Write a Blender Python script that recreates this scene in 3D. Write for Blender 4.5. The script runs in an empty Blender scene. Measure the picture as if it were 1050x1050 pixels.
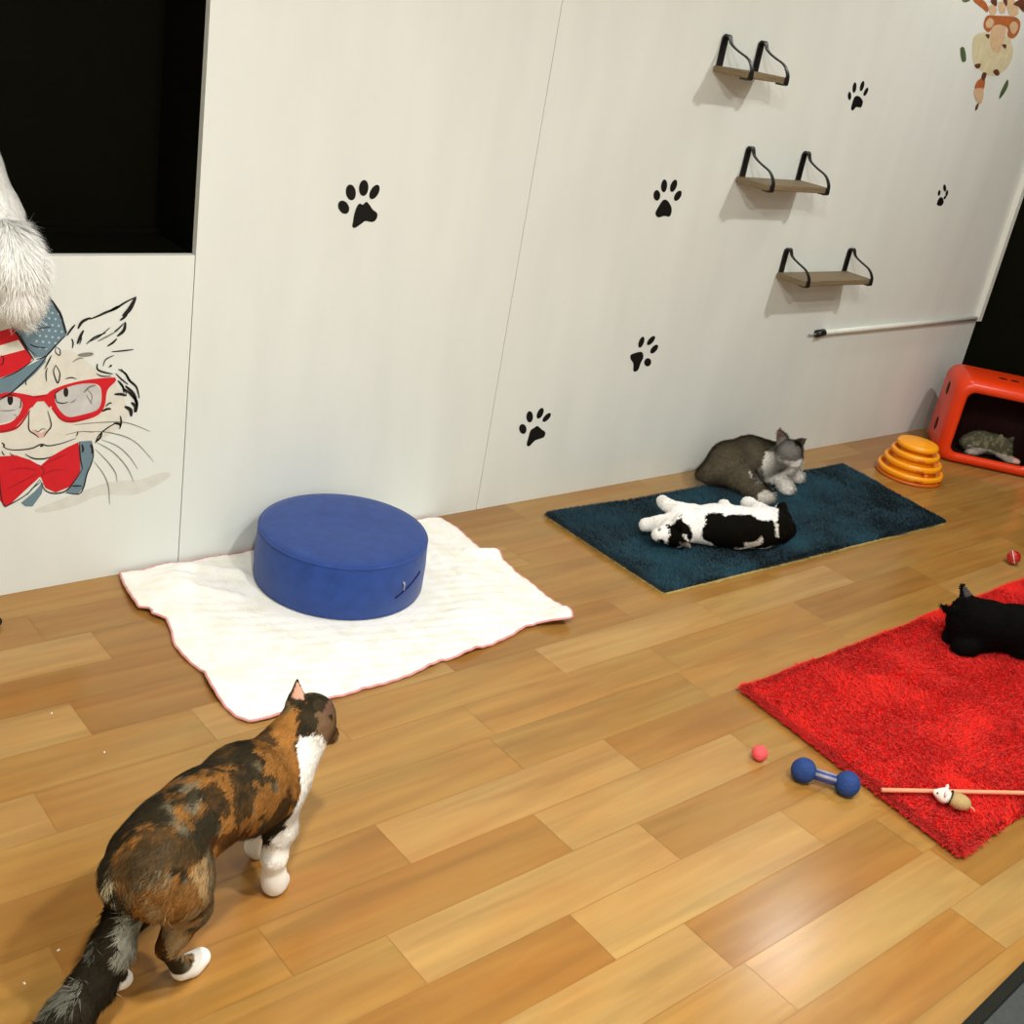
import bpy, bmesh, math, random
import numpy as np
from mathutils import Matrix, Vector

random.seed(7)
RNG = np.random.default_rng(11)
SC = bpy.context.scene
COL = SC.collection

# ------------------------------------------------------------------ camera
FPX, CPX, EYE = 1196.0, 525.0, 1.5          # focal length and centre in pixels of the 1050 frame, eye height in metres
_n = np.array([33 - CPX, 3200 - CPX, FPX]); AZ = -_n / np.linalg.norm(_n)
_v = np.array([1966 - CPX, 255 - CPX, FPX]); _v = _v - AZ * (_v @ AZ); AX = _v / np.linalg.norm(_v)
AY = np.cross(AZ, AX)
ROT = np.array([AX, AY, AZ])                # camera -> world (x along the wall, y into the wall, z up)
cam_data = bpy.data.cameras.new('camera')
cam = bpy.data.objects.new('camera', cam_data); COL.objects.link(cam)
cam_data.sensor_width = 36.0; cam_data.lens = 36.0 * FPX / 1050.0; cam_data.clip_start = 0.02
_r, _d, _f = ROT @ [1, 0, 0], ROT @ [0, 1, 0], ROT @ [0, 0, 1]
m = Matrix(((_r[0], -_d[0], -_f[0], 0), (_r[1], -_d[1], -_f[1], 0), (_r[2], -_d[2], -_f[2], EYE), (0, 0, 0, 1)))
cam.matrix_world = m
SC.camera = cam

# ------------------------------------------------------------------ world, lights, exposure
SC.view_settings.view_transform = 'Standard'
SC.view_settings.look = 'None'
SC.view_settings.gamma = 1.0
SC.view_settings.use_curve_mapping = False
SC.view_settings.exposure = 0.45
world = bpy.data.worlds.new('world'); SC.world = world
world.use_nodes = True
world.node_tree.nodes['Background'].inputs[0].default_value = (1, 0.98, 0.94, 1)
world.node_tree.nodes['Background'].inputs[1].default_value = 0.05
CEIL = 2.6
LAMPS = [  # x, y, watts : ceiling downlights, the last an added fill behind the camera
    (0.5, 0.5, 37), (1.4, 0.1, 33), (3.6, 0.8, 23), (4.39, 2.12, 5.5), (0.8, -1.2, 20),
]

# ------------------------------------------------------------------ pixel helpers (a pixel of the photo to a point on a known surface)
CAMP = np.array([0, 0, EYE])
def ray(px, py): return ROT @ np.array([px - CPX, py - CPX, FPX])
def F(px, py, z=0.0):
    d = ray(px, py); return CAMP + d * ((z - EYE) / d[2])
WALL_Y = 2.523
def W(px, py, y=WALL_Y):
    d = ray(px, py); return CAMP + d * (y / d[1])
def PL(px, py, p0, n):
    d = ray(px, py); p0 = np.asarray(p0, float); n = np.asarray(n, float)
    return CAMP + d * (((p0 - CAMP) @ n) / (d @ n))
def to_px(P):
    q = (np.asarray(P, float) - CAMP) @ ROT
    return q[:, :2] / q[:, 2:3] * FPX + CPX

# ------------------------------------------------------------------ materials
def srgb(r, g, b):
    f = lambda c: (c / 255 / 12.92) if c / 255 <= 0.04045 else ((c / 255 + 0.055) / 1.055) ** 2.4
    return np.array([f(r), f(g), f(b)])
def mat(name, rgb=None, rough=0.5, spec=0.5, noise=0.0, scale=20.0, stretch=(1, 1, 1), bump=0.0, bscale=None, attr=None, sheen=0.0, metallic=0.0, coat=0.0):
    M = bpy.data.materials.new(name); M.use_nodes = True
    nt = M.node_tree; b = nt.nodes['Principled BSDF']
    b.inputs['Roughness'].default_value = rough
    b.inputs['Specular IOR Level'].default_value = spec
    b.inputs['Metallic'].default_value = metallic
    b.inputs['Sheen Weight'].default_value = sheen
    b.inputs['Coat Weight'].default_value = coat
    src = None
    if attr:
        a = nt.nodes.new('ShaderNodeAttribute'); a.attribute_name = attr; src = a.outputs['Color']
    elif rgb is not None:
        c = nt.nodes.new('ShaderNodeRGB'); c.outputs[0].default_value = (*rgb, 1); src = c.outputs[0]
    tc = nt.nodes.new('ShaderNodeTexCoord'); mp = nt.nodes.new('ShaderNodeMapping')
    mp.inputs['Scale'].default_value = stretch
    nt.links.new(tc.outputs['Object'], mp.inputs['Vector'])
    if noise:
        n = nt.nodes.new('ShaderNodeTexNoise'); n.inputs['Scale'].default_value = scale; n.inputs['Detail'].default_value = 5
        nt.links.new(mp.outputs[0], n.inputs['Vector'])
        mr = nt.nodes.new('ShaderNodeMapRange'); mr.inputs['From Min'].default_value = 0.3; mr.inputs['From Max'].default_value = 0.7
        mr.inputs['To Min'].default_value = 1 - noise; mr.inputs['To Max'].default_value = 1 + noise
        nt.links.new(n.outputs['Fac'], mr.inputs['Value'])
        mx = nt.nodes.new('ShaderNodeVectorMath'); mx.operation = 'SCALE'
        nt.links.new(src, mx.inputs[0]); nt.links.new(mr.outputs[0], mx.inputs['Scale']); src = mx.outputs[0]
    nt.links.new(src, b.inputs['Base Color'])
    if bump:
        n2 = nt.nodes.new('ShaderNodeTexNoise'); n2.inputs['Scale'].default_value = bscale or scale; n2.inputs['Detail'].default_value = 4
        nt.links.new(mp.outputs[0], n2.inputs['Vector'])
        bp = nt.nodes.new('ShaderNodeBump'); bp.inputs['Strength'].default_value = bump; bp.inputs['Distance'].default_value = 0.01
        nt.links.new(n2.outputs['Fac'], bp.inputs['Height']); nt.links.new(bp.outputs[0], b.inputs['Normal'])
    return M

M = {}
M['wall'] = mat('painted panel', srgb(219, 223, 217), 0.55, 0.3, 0.03, 3.0, (3, 3, 0.6))
M['ceiling'] = mat('ceiling paint', srgb(225, 220, 210), 0.8, 0.2, 0.02, 5)
M['dark_wall'] = mat('black paint', srgb(10, 11, 3), 0.85, 0.06, 0.1, 8)
M['niche'] = mat('black niche lining', srgb(7, 7, 1), 0.8, 0.06, 0.1, 6)
M['white_plastic'] = mat('white trunking plastic', srgb(222, 224, 216), 0.35, 0.5, 0.02, 30)
M['black_metal'] = mat('black bracket metal', srgb(22, 21, 20), 0.4, 0.5, 0.1, 40)
M['shelf_wood'] = mat('weathered shelf wood', srgb(122, 106, 80), 0.6, 0.3, 0.25, 12, (1, 14, 14))
M['black_vinyl'] = mat('black vinyl', srgb(12, 11, 10), 0.55, 0.3, 0.05, 60)
M['puff'] = mat('blue brushed fabric', srgb(42, 69, 134), 0.95, 0.1, 0.12, 30, sheen=0.2, bump=0.15, bscale=350)
M['towel'] = mat('white waffle fleece', attr='Col', rough=0.95, spec=0.1, sheen=0.2, bump=0.25, bscale=120)
M['pink_hem'] = mat('pink hem', srgb(214, 150, 146), 0.9, 0.1, 0.05, 60)
M['rug_back'] = mat('beige rug backing', srgb(176, 152, 92), 0.95, 0.1, 0.15, 80)
M['pile'] = mat('rug pile', attr='Col', rough=0.9, spec=0.15, sheen=0.1)
M['fur'] = mat('fur', attr='Col', rough=0.75, spec=0.07)
M['body'] = mat('coat', attr='Col', rough=0.85, spec=0.07)
M['orange_plastic'] = mat('red orange plastic', srgb(228, 60, 16), 0.3, 0.35, 0.03, 15)
M['interior'] = mat('shaded interior', srgb(40, 12, 8), 0.8, 0.2, 0.1, 20)  # shade inside the cube house, put into the colour
M['dark_hole'] = mat('dark hole', srgb(45, 8, 4), 0.6, 0.2, 0.1, 20)
M['yellow_plastic'] = mat('amber plastic', srgb(255, 166, 24), 0.3, 0.5, 0.04, 25)
M['amber_dark'] = mat('deep amber plastic', srgb(205, 98, 10), 0.4, 0.5, 0.04, 25)
M['felt_blue'] = mat('navy rubber', srgb(34, 62, 118), 0.75, 0.3, 0.15, 60, bump=0.3, bscale=200)
M['bar_blue'] = mat('navy bar', srgb(44, 62, 130), 0.5, 0.5, 0.08, 60)
M['bar_grey'] = mat('grey sleeve', srgb(140, 138, 150), 0.5, 0.5, 0.08, 60)
M['pink_ball'] = mat('coral pink fuzz', srgb(240, 92, 96), 0.8, 0.2, 0.15, 90, bump=0.4, bscale=300)
M['red_ball'] = mat('glossy red plastic', srgb(176, 24, 22), 0.15, 0.6, 0.1, 40, coat=0.5)
M['stick'] = mat('pale wood', srgb(222, 150, 116), 0.6, 0.3, 0.08, 30)
M['plush_white'] = mat('white plush', srgb(236, 232, 220), 0.95, 0.1, 0.06, 80, bump=0.4, bscale=250)
M['plush_tan'] = mat('tan plush', srgb(178, 152, 104), 0.95, 0.1, 0.08, 80, bump=0.4, bscale=250)
M['mat_grey'] = mat('charcoal mat', srgb(62, 66, 64), 0.9, 0.2, 0.12, 60, bump=0.2, bscale=200)
M['mat_black'] = mat('black edging', srgb(22, 24, 18), 0.8, 0.2, 0.1, 60)
M['zip'] = mat('zip metal', srgb(150, 150, 170), 0.35, 0.5, 0.05, 50, metallic=0.6)
M['zip_tape'] = mat('dark zip tape', srgb(28, 36, 84), 0.9, 0.1, 0.05, 50)
def paint(name, r, g, b, noise=0.05, scale=40): return mat(name, srgb(r, g, b), 0.6, 0.25, noise, scale)
def lampmat():
    X = bpy.data.materials.new('lamp diffuser'); X.use_nodes = True
    b = X.node_tree.nodes['Principled BSDF']; b.inputs['Emission Color'].default_value = (1, 0.94, 0.84, 1); b.inputs['Emission Strength'].default_value = 6
    return X
M['lamp'] = lampmat()

# ------------------------------------------------------------------ object helpers
def link(name, me, material=None, parent=None):
    o = bpy.data.objects.new(name, me); COL.objects.link(o)
    if material is not None and not me.materials: me.materials.append(material)
    if parent is not None: o.parent = parent
    return o
def from_bm(name, bm, material, parent=None, smooth=False):
    me = bpy.data.meshes.new(name); bm.normal_update(); bm.to_mesh(me); bm.free()
    if smooth: me.polygons.foreach_set('use_smooth', [True] * len(me.polygons))
    return link(name, me, material, parent)
def from_np(name, V, faces, material, parent=None, smooth=False, col=None):
    me = bpy.data.meshes.new(name)
    me.from_pydata([tuple(v) for v in V], [], [tuple(f) for f in faces]); me.update()
    if smooth: me.polygons.foreach_set('use_smooth', [True] * len(me.polygons))
    if col is not None: set_col(me, col)
    return link(name, me, material, parent)
def quick_mesh(name, V, idx, sizes):
    """fast mesh from flat arrays: V (n,3), idx flat loop vertex indices, sizes per polygon"""
    me = bpy.data.meshes.new(name)
    me.vertices.add(len(V)); me.vertices.foreach_set('co', np.asarray(V, np.float32).ravel())
    me.loops.add(len(idx)); me.loops.foreach_set('vertex_index', np.asarray(idx, np.int32))
    sizes = np.asarray(sizes, np.int32)
    me.polygons.add(len(sizes)); me.polygons.foreach_set('loop_start', np.concatenate([[0], np.cumsum(sizes)[:-1]]).astype(np.int32))
    me.update(calc_edges=True)
    return me
def set_col(me, c):
    a = me.color_attributes.new('Col', 'FLOAT_COLOR', 'POINT')
    c = np.clip(np.asarray(c, np.float32), 0, 1)
    a.data.foreach_set('color', np.concatenate([c, np.ones((len(c), 1), np.float32)], 1).ravel())
def tag(o, label=None, cat=None, group=None, kind=None):
    for k, v in (('label', label), ('category', cat), ('group', group), ('kind', kind)):
        if v: o[k] = v
    return o
def empty(name, loc, rz=0.0):
    o = bpy.data.objects.new(name, None); COL.objects.link(o); o.location = loc; o.rotation_euler = (0, 0, rz); o.empty_display_size = 0.05
    return o
def bx(bm, x0, x1, y0, y1, z0, z1):
    v = [bm.verts.new((x, y, z)) for x in (x0, x1) for y in (y0, y1) for z in (z0, z1)]
    for f in ((0, 1, 3, 2), (4, 6, 7, 5), (0, 4, 5, 1), (2, 3, 7, 6), (0, 2, 6, 4), (1, 5, 7, 3)):
        bm.faces.new([v[i] for i in f])
def tube(bm, pts, r, n=10, caps=True):
    pts = [Vector(p) for p in pts]; rr = r if hasattr(r, '__len__') else [r] * len(pts)
    rings = []; up = Vector((0.13, 0.29, 0.95))
    for i, p in enumerate(pts):
        t = (pts[min(i + 1, len(pts) - 1)] - pts[max(i - 1, 0)]).normalized()
        a = t.cross(up)
        if a.length < 1e-3: a = t.cross(Vector((1, 0, 0)))
        a.normalize(); b = t.cross(a)
        rings.append([bm.verts.new(p + (a * math.cos(k * 2 * math.pi / n) + b * math.sin(k * 2 * math.pi / n)) * rr[i]) for k in range(n)])
    for A, B in zip(rings, rings[1:]):
        for k in range(n): bm.faces.new((A[k], A[(k + 1) % n], B[(k + 1) % n], B[k]))
    if caps: bm.faces.new(rings[0][::-1]); bm.faces.new(rings[-1])
def lathe(bm, prof, n=48, c=(0, 0, 0)):
    rings = []
    for r, z in prof:
        if r < 1e-6: rings.append([bm.verts.new((c[0], c[1], c[2] + z))])
        else: rings.append([bm.verts.new((c[0] + r * math.cos(2 * math.pi * k / n), c[1] + r * math.sin(2 * math.pi * k / n), c[2] + z)) for k in range(n)])
    for A, B in zip(rings, rings[1:]):
        for k in range(n):
            if len(A) == 1 and len(B) == 1: continue
            if len(A) == 1: bm.faces.new((A[0], B[(k + 1) % n], B[k]))
            elif len(B) == 1: bm.faces.new((A[k], A[(k + 1) % n], B[0]))
            else: bm.faces.new((A[k], A[(k + 1) % n], B[(k + 1) % n], B[k]))
    bmesh.ops.recalc_face_normals(bm, faces=bm.faces)
def sphere(bm, c, r, s=(1, 1, 1), u=24, v=14):
    bmesh.ops.create_uvsphere(bm, u_segments=u, v_segments=v, radius=1, matrix=Matrix.Translation(Vector(c)) @ Matrix.Diagonal((r * s[0], r * s[1], r * s[2], 1)))

# ------------------------------------------------------------------ value noise
def _hash(i, j, k, seed):
    h = (i * 374761393 + j * 668265263 + k * 2147483647 + seed * 1274126177) & 0xFFFFFFFF
    h = ((h ^ (h >> 13)) * 1274126177) & 0xFFFFFFFF
    return ((h ^ (h >> 16)) & 0xFFFF) / 65535.0
def vnoise(P, seed=0):
    P = np.asarray(P, float); I = np.floor(P).astype(np.int64); f = P - I; f = f * f * (3 - 2 * f)
    out = 0
    for a in (0, 1):
        for b in (0, 1):
            for c in (0, 1):
                w = (f[:, 0] if a else 1 - f[:, 0]) * (f[:, 1] if b else 1 - f[:, 1]) * (f[:, 2] if c else 1 - f[:, 2])
                out = out + w * _hash(I[:, 0] + a, I[:, 1] + b, I[:, 2] + c, seed)
    return out
def fbm(P, seed=0, o=3):
    s = 0; a = 0.5; t = 0; P = np.asarray(P, float)
    for q in range(o): s = s + a * vnoise(P * 2 ** q, seed + q); t += a; a *= 0.5
    return s / t

# ------------------------------------------------------------------ room shell
def struct(o): o['kind'] = 'structure'; return o
X0, X1, Y0 = -1.3, 5.04, -1.8
# floor: vinyl planks, one face per plank, each with its own tone
PL_L, PL_W, Y_OFF = 0.623, 0.1246, 1.041
row_off = {}
for k, xs in {0: .0, 1: .066, 2: 1.0, 3: .82, 4: .516, 5: .0, 6: .25, 7: .372, 8: .16, 9: .42, 10: .303, -1: .066, -2: .30}.items(): row_off[k] = xs
row_off.update({0: 1.0, 1: 1.443, 2: 1.14, 3: .9, 4: .3, 5: .623, 6: .995, 7: .783, 8: .55, 9: .926, 10: .2, 11: .5, -1: 1.32, -2: 1.497, -3: .9, -4: 2.02})
LIGHT, MID, DARK, RED = srgb(167, 132, 79), srgb(159, 121, 64), srgb(151, 110, 55), srgb(155, 110, 55)
picks = {(0, 1.0): LIGHT, (0, 1.623): DARK, (0, .377): MID, (1, .82): DARK, (1, 1.443): LIGHT, (1, 2.066): MID, (2, .517): DARK, (2, 1.14): LIGHT, (2, 1.763): DARK, (-1, .697): DARK, (-1, 1.32): LIGHT, (-2, .874): LIGHT, (-2, 1.497): DARK, (-2, .251): MID, (-3, 1.523): LIGHT, (-3, .9): MID, (-4, 1.397): DARK, (-4, 2.02): LIGHT,
         (5, .0): LIGHT, (5, .623): MID, (6, .372): MID, (6, .995): LIGHT, (7, .16): LIGHT, (7, .783): DARK, (9, .303): LIGHT, (9, .926): DARK, (3, .9): MID, (4, .3): MID, (4, .923): MID, (3, .277): DARK}
V, Fc, cols = [], [], []
y_first = -30
for k in range(-24, 13):
    ya, yb = Y_OFF + k * PL_W, Y_OFF + (k + 1) * PL_W
    ya, yb = max(ya, Y0), min(yb, WALL_Y + 0.3)
    if yb <= ya: continue
    off = row_off.get(k, random.random() * PL_L) % PL_L
    x = off - PL_L * 4
    while x < X1:
        xa, xb = max(x, X0), min(x + PL_L, X1)
        if xb > xa:
            tone = None
            for (kk, xx), t in picks.items():
                if kk == k and abs(xx - x) < 0.03: tone = t
            if tone is None: tone = random.choice([MID, MID, DARK, LIGHT, MID * 0.95])
            tone = tone * random.uniform(0.95, 1.05)
            g = 0.0004
            i = len(V); V += [(xa + g, ya + g, 0), (xb - g, ya + g, 0), (xb - g, yb - g, 0), (xa + g, yb - g, 0)]
            Fc.append((i, i + 1, i + 2, i + 3)); cols += [tone] * 4
        x += PL_L
i = len(V); V += [(X0, Y0, -0.0008), (X1, Y0, -0.0008), (X1, WALL_Y + .3, -0.0008), (X0, WALL_Y + .3, -0.0008)]; Fc.append((i, i + 1, i + 2, i + 3)); cols += [srgb(150, 104, 56)] * 4
def floor_mat():
    X = bpy.data.materials.new('vinyl plank'); X.use_nodes = True; nt = X.node_tree; b = nt.nodes['Principled BSDF']
    L = nt.links.new; N = nt.nodes.new
    a = N('ShaderNodeAttribute'); a.attribute_name = 'Col'
    tc = N('ShaderNodeTexCoord')
    # each plank shifts the grain by its own colour
    add = N('ShaderNodeVectorMath'); add.operation = 'MULTIPLY_ADD'; add.inputs[1].default_value = (37, 53, 91)
    L(a.outputs['Color'], add.inputs[0]); L(tc.outputs['Object'], add.inputs[2])
    mp = N('ShaderNodeMapping'); mp.inputs['Scale'].default_value = (2.2, 30, 1); L(add.outputs[0], mp.inputs['Vector'])
    n1 = N('ShaderNodeTexNoise'); n1.inputs['Scale'].default_value = 1.0; n1.inputs['Detail'].default_value = 6; n1.inputs['Distortion'].default_value = 0.6; L(mp.outputs[0], n1.inputs['Vector'])
    mp2 = N('ShaderNodeMapping'); mp2.inputs['Scale'].default_value = (3.0, 9, 1); L(add.outputs[0], mp2.inputs['Vector'])
    n2 = N('ShaderNodeTexNoise'); n2.inputs['Scale'].default_value = 1.0; n2.inputs['Detail'].default_value = 3; L(mp2.outputs[0], n2.inputs['Vector'])
    r1 = N('ShaderNodeMapRange'); r1.inputs[1].default_value = .3; r1.inputs[2].default_value = .7; r1.inputs[3].default_value = .82; r1.inputs[4].default_value = 1.13; L(n1.outputs['Fac'], r1.inputs[0])
    r2 = N('ShaderNodeMapRange'); r2.inputs[1].default_value = .3; r2.inputs[2].default_value = .7; r2.inputs[3].default_value = 0; r2.inputs[4].default_value = 1; L(n2.outputs['Fac'], r2.inputs[0])
    mx = N('ShaderNodeMix'); mx.data_type = 'RGBA'; mx.blend_type = 'MULTIPLY'; mx.inputs[0].default_value = 1
    cr = N('ShaderNodeMix'); cr.data_type = 'RGBA'; cr.inputs[6].default_value = (1.0, .86, .72, 1); cr.inputs[7].default_value = (1.02, 1.06, 1.02, 1); L(r2.outputs[0], cr.inputs[0])
    L(a.outputs['Color'], mx.inputs[6]); L(cr.outputs[2], mx.inputs[7])
    sc = N('ShaderNodeVectorMath'); sc.operation = 'SCALE'; L(mx.outputs[2], sc.inputs[0]); L(r1.outputs[0], sc.inputs['Scale'])
    L(sc.outputs[0], b.inputs['Base Color'])
    b.inputs['Roughness'].default_value = 0.215; b.inputs['Specular IOR Level'].default_value = 0.5
    bp = N('ShaderNodeBump'); bp.inputs['Strength'].default_value = 0.05; bp.inputs['Distance'].default_value = 0.004; L(n1.outputs['Fac'], bp.inputs['Height']); L(bp.outputs[0], b.inputs['Normal'])
    return X
struct(from_np('floor', V, Fc, floor_mat(), None, False, np.array(cols)))

NX, NZ, ND = 1.2495, 0.818, 0.222          # niche: right edge, sill height, depth
SEAM = 2.252; G = 0.0012; WT = 0.10
bm = bmesh.new()                            # back wall in panels with thin dark joints between them
bx(bm, X0, NX - G, WALL_Y, WALL_Y + .02, 0, NZ)
bx(bm, NX + G, SEAM - G, WALL_Y, WALL_Y + .02, 0, CEIL)
bx(bm, SEAM + G, X1, WALL_Y, WALL_Y + .02, 0, CEIL)
bx(bm, X0, NX - G, WALL_Y, WALL_Y + .02, 2.2, CEIL)
struct(from_bm('wall_back', bm, M['wall']))
bm = bmesh.new()                            # dark studs behind the joints
bx(bm, NX - .03, NX + .03, WALL_Y + .021, WALL_Y + .05, 0, NZ - .02); bx(bm, SEAM - .03, SEAM + .03, WALL_Y + .021, WALL_Y + .05, 0, CEIL)
struct(from_bm('wall_back_joints', bm, M['dark_wall']))
yb = WALL_Y + ND
for nm, box in (('niche_wall_back', (X0, NX + .02, yb, yb + .02, NZ - .02, 2.22)), ('niche_wall_sill', (X0, NX - G, WALL_Y + .0201, yb, NZ - .02, NZ - .0005)),
                ('niche_wall_side', (NX, NX + .02, WALL_Y + .0201, yb, NZ - .02, 2.22)), ('niche_wall_top', (X0, NX, WALL_Y + .0201, yb, 2.2, 2.22)), ('trim_1', (X0, NX, yb - .018, yb, NZ, NZ + .012))):
    bm = bmesh.new(); bx(bm, *box); struct(from_bm(nm, bm, M['niche']))
bm = bmesh.new(); bx(bm, X1, X1 + WT, Y0, WALL_Y + .3, 0, CEIL); struct(from_bm('wall_right', bm, M['dark_wall']))
bm = bmesh.new(); bx(bm, X0 - WT, X0, Y0, WALL_Y + .3, 0, CEIL); struct(from_bm('wall_left', bm, M['wall']))
bm = bmesh.new(); bx(bm, X0 - WT, X1 + WT, Y0 - WT, Y0, 0, CEIL); struct(from_bm('wall_front', bm, M['wall']))
bm = bmesh.new(); bx(bm, X0 - WT, X1 + WT, Y0 - WT, WALL_Y + .3, CEIL, CEIL + WT); struct(from_bm('ceiling', bm, M['ceiling']))

for i, (lx, ly, w) in enumerate(LAMPS):
    o = empty('ceiling_light', (lx, ly, CEIL))
    tag(o, 'round recessed ceiling downlight with a white rim', 'ceiling light', 'ceiling downlights')  # the added fill lamp behind the camera shares this label
    bm = bmesh.new(); lathe(bm, [(.075, -.001), (.075, -.012), (.100, -.012), (.100, -.001)], 40); from_bm('rim', bm, M['white_plastic'], o, True)
    bm = bmesh.new(); lathe(bm, [(0, -.006), (.0745, -.006)], 40); from_bm('diffuser', bm, M['lamp'], o)
    ld = bpy.data.lights.new('lamp', 'AREA'); ld.shape = 'DISK'; ld.size = 0.14; ld.energy = w; ld.color = (1.0, 1.0, 0.965)
    lo = bpy.data.objects.new('lamp', ld); COL.objects.link(lo); lo.parent = o; lo.location = (0, 0, -0.016)

# ------------------------------------------------------------------ flat paint / decal helpers
def clean(poly):
    return poly
def ngon(bm, pts3):
    vs = [bm.verts.new(p) for p in pts3]
    es = [bm.edges.new((vs[i], vs[(i + 1) % len(vs)])) for i in range(len(vs))]
    bmesh.ops.triangle_fill(bm, use_beauty=True, edges=es)
def smooth_loop(pts, n=4, closed=True):
    pts = [np.array(p, float) for p in pts]; N = len(pts); out = []
    rng = range(N) if closed else range(N - 1)
    for i in rng:
        if closed: p0, p1, p2, p3 = pts[(i - 1) % N], pts[i], pts[(i + 1) % N], pts[(i + 2) % N]
        else: p0, p1, p2, p3 = pts[max(i - 1, 0)], pts[i], pts[i + 1], pts[min(i + 2, N - 1)]
        for k in range(n):
            t = k / n
            out.append(0.5 * (2 * p1 + (p2 - p0) * t + (2 * p0 - 5 * p1 + 4 * p2 - p3) * t * t + (3 * p1 - p0 - 3 * p2 + p3) * t ** 3))
    if not closed: out.append(pts[-1])
    return out
LAYER = 0.0004
def lay(bm, poly, level, smooth=0):
    if smooth: poly = smooth_loop(poly, smooth)
    ngon(bm, [W(p[0], p[1], WALL_Y - LAYER * level) for p in poly])
def stroke(bm, pts, w, level, taper=True, n=5):
    P = smooth_loop(pts, n, False) if len(pts) > 2 else [np.array(p, float) for p in pts]
    N = len(P); L, R = [], []
    for i, p in enumerate(P):
        t = P[min(i + 1, N - 1)] - P[max(i - 1, 0)]; t = t / (np.linalg.norm(t) + 1e-9); nrm = np.array([-t[1], t[0]])
        u = i / (N - 1); ww = w * (math.sin(math.pi * min(1, max(0, u * .9 + .05))) ** .6 if taper else 1) * .5
        L.append(bm.verts.new(W(*(p + nrm * ww), WALL_Y - LAYER * level))); R.append(bm.verts.new(W(*(p - nrm * ww), WALL_Y - LAYER * level)))
    for i in range(N - 1): bm.faces.new((L[i], L[i + 1], R[i + 1], R[i]))
def finish_flat(name, bm, material, parent):
    """turn every face to the room and give the paint film a thickness"""
    bmesh.ops.recalc_face_normals(bm, faces=bm.faces)
    for f in bm.faces:
        if f.normal.y > 0: f.normal_flip()
    return from_bm(name, bm, material, parent)

# ------------------------------------------------------------------ paw prints on the wall
def ellip(c, a, b, ang, n=18):
    ca, sa = math.cos(math.radians(ang)), math.sin(math.radians(ang))
    return [(c[0] + a * math.cos(t) * ca - b * math.sin(t) * sa, c[1] + a * math.cos(t) * sa + b * math.sin(t) * ca) for t in [2 * math.pi * k / n for k in range(n)]]
PAD = [(-.19, .27), (-.105, .05), (-.02, .04), (.02, .07), (.09, .02), (.15, .07), (.21, .14), (.30, .20), (.32, .28), (.27, .35), (.16, .35), (.09, .345), (-.02, .41), (-.13, .49), (-.20, .46)]
def big_paw_polys():
    x0, y0, k = 330, 160, 80 / 933
    P = lambda x, y: (x0 + x * k, y0 + y * k)
    pad = [P(*q) for q in [(372, 790), (385, 710), (405, 640), (435, 580), (465, 570), (490, 582), (530, 548), (565, 575), (610, 640), (655, 675), (665, 715), (645, 765), (600, 790), (520, 778), (470, 812), (400, 858), (365, 845)]]
    toes = [ellip(P(261, 612), 85 * k, 62 * k, 62), ellip(P(347, 435), 96 * k, 60 * k, 82), ellip(P(501, 382), 97 * k, 57 * k, 95), ellip(P(630, 430), 95 * k, 50 * k, 118)]
    return pad, toes
def paw_wall(kind, px, py, label, pad, toes):
    bm = bmesh.new()
    lay(bm, pad, 2, 4)
    for t in toes: lay(bm, t, 2)
    c = W(px, py)
    me = finish_flat('paw_print', bm, M['black_vinyl'], None)
    tag(me, label, 'wall decal', 'black paw prints on the wall')
    return me
pad, toes = big_paw_polys()
paw_wall(0, 370, 207, 'large black paw print alone on the wall above the blue pouf', pad, toes)
def ref_paw(cx, cy, hgt, skew, label):
    """paw like the large one, at another place: seen upright, width squeezed"""
    pad0, toes0 = big_paw_polys(); c0 = np.array([368, 208.0]); s = hgt / 50.0
    T = lambda q: (cx + (q[0] - c0[0]) * s * skew, cy + (q[1] - c0[1]) * s)
    return paw_wall(0, cx, cy, label, [T(q) for q in pad0], [[T(q) for q in t] for t in toes0])
def crop_paw(x0, y0, k, pad, toes, label):
    P = lambda x, y: (x0 + x * k, y0 + y * k)
    return paw_wall(0, 0, 0, label, [P(*q) for q in pad], [ellip(P(t[0], t[1]), t[2] * k, t[3] * k, t[4]) for t in toes])
crop_paw(520, 330, 180 / 1050, [(118, 725), (128, 690), (140, 650), (160, 635), (182, 623), (205, 642), (228, 660), (222, 688), (195, 700), (165, 712), (135, 742), (120, 742)],
         [(94, 641, 30, 22, 80), (135, 568, 34, 20, 90), (198, 547, 35, 17, 115), (237, 572, 34, 15, 132)], 'black paw print lowest on the wall near the panel joint')
crop_paw(520, 330, 180 / 1050, [(738, 200), (760, 188), (805, 180), (815, 212), (800, 245), (785, 285), (768, 298), (755, 292), (755, 250), (740, 225)],
         [(803, 122, 35, 15, 110), (861, 112, 34, 15, 130), (880, 163, 32, 16, 130), (841, 242, 25, 21, 100)], 'black paw print with its pad to the side above the teal rug')
K6 = 410 / 1050
crop_paw(640, 0, K6, [(82, 560), (92, 540), (103, 525), (115, 528), (125, 548), (120, 568), (105, 567), (90, 571)],
         [(86, 513, 14, 9, 90), (105, 488, 17, 8, 95), (130, 488, 17, 8, 110), (141, 514, 15, 8, 120)], 'black paw print beside the lowest point of the middle shelf shadow')
crop_paw(640, 0, K6, [(596, 285), (600, 268), (606, 254), (617, 253), (627, 266), (622, 282), (610, 281), (601, 290)],
         [(592, 252, 11, 4.5, 90), (605, 230, 14, 5, 97), (625, 226, 14, 5, 105), (635, 241, 12, 4.5, 115)], 'black paw print to the side of the top wall shelf')
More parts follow.
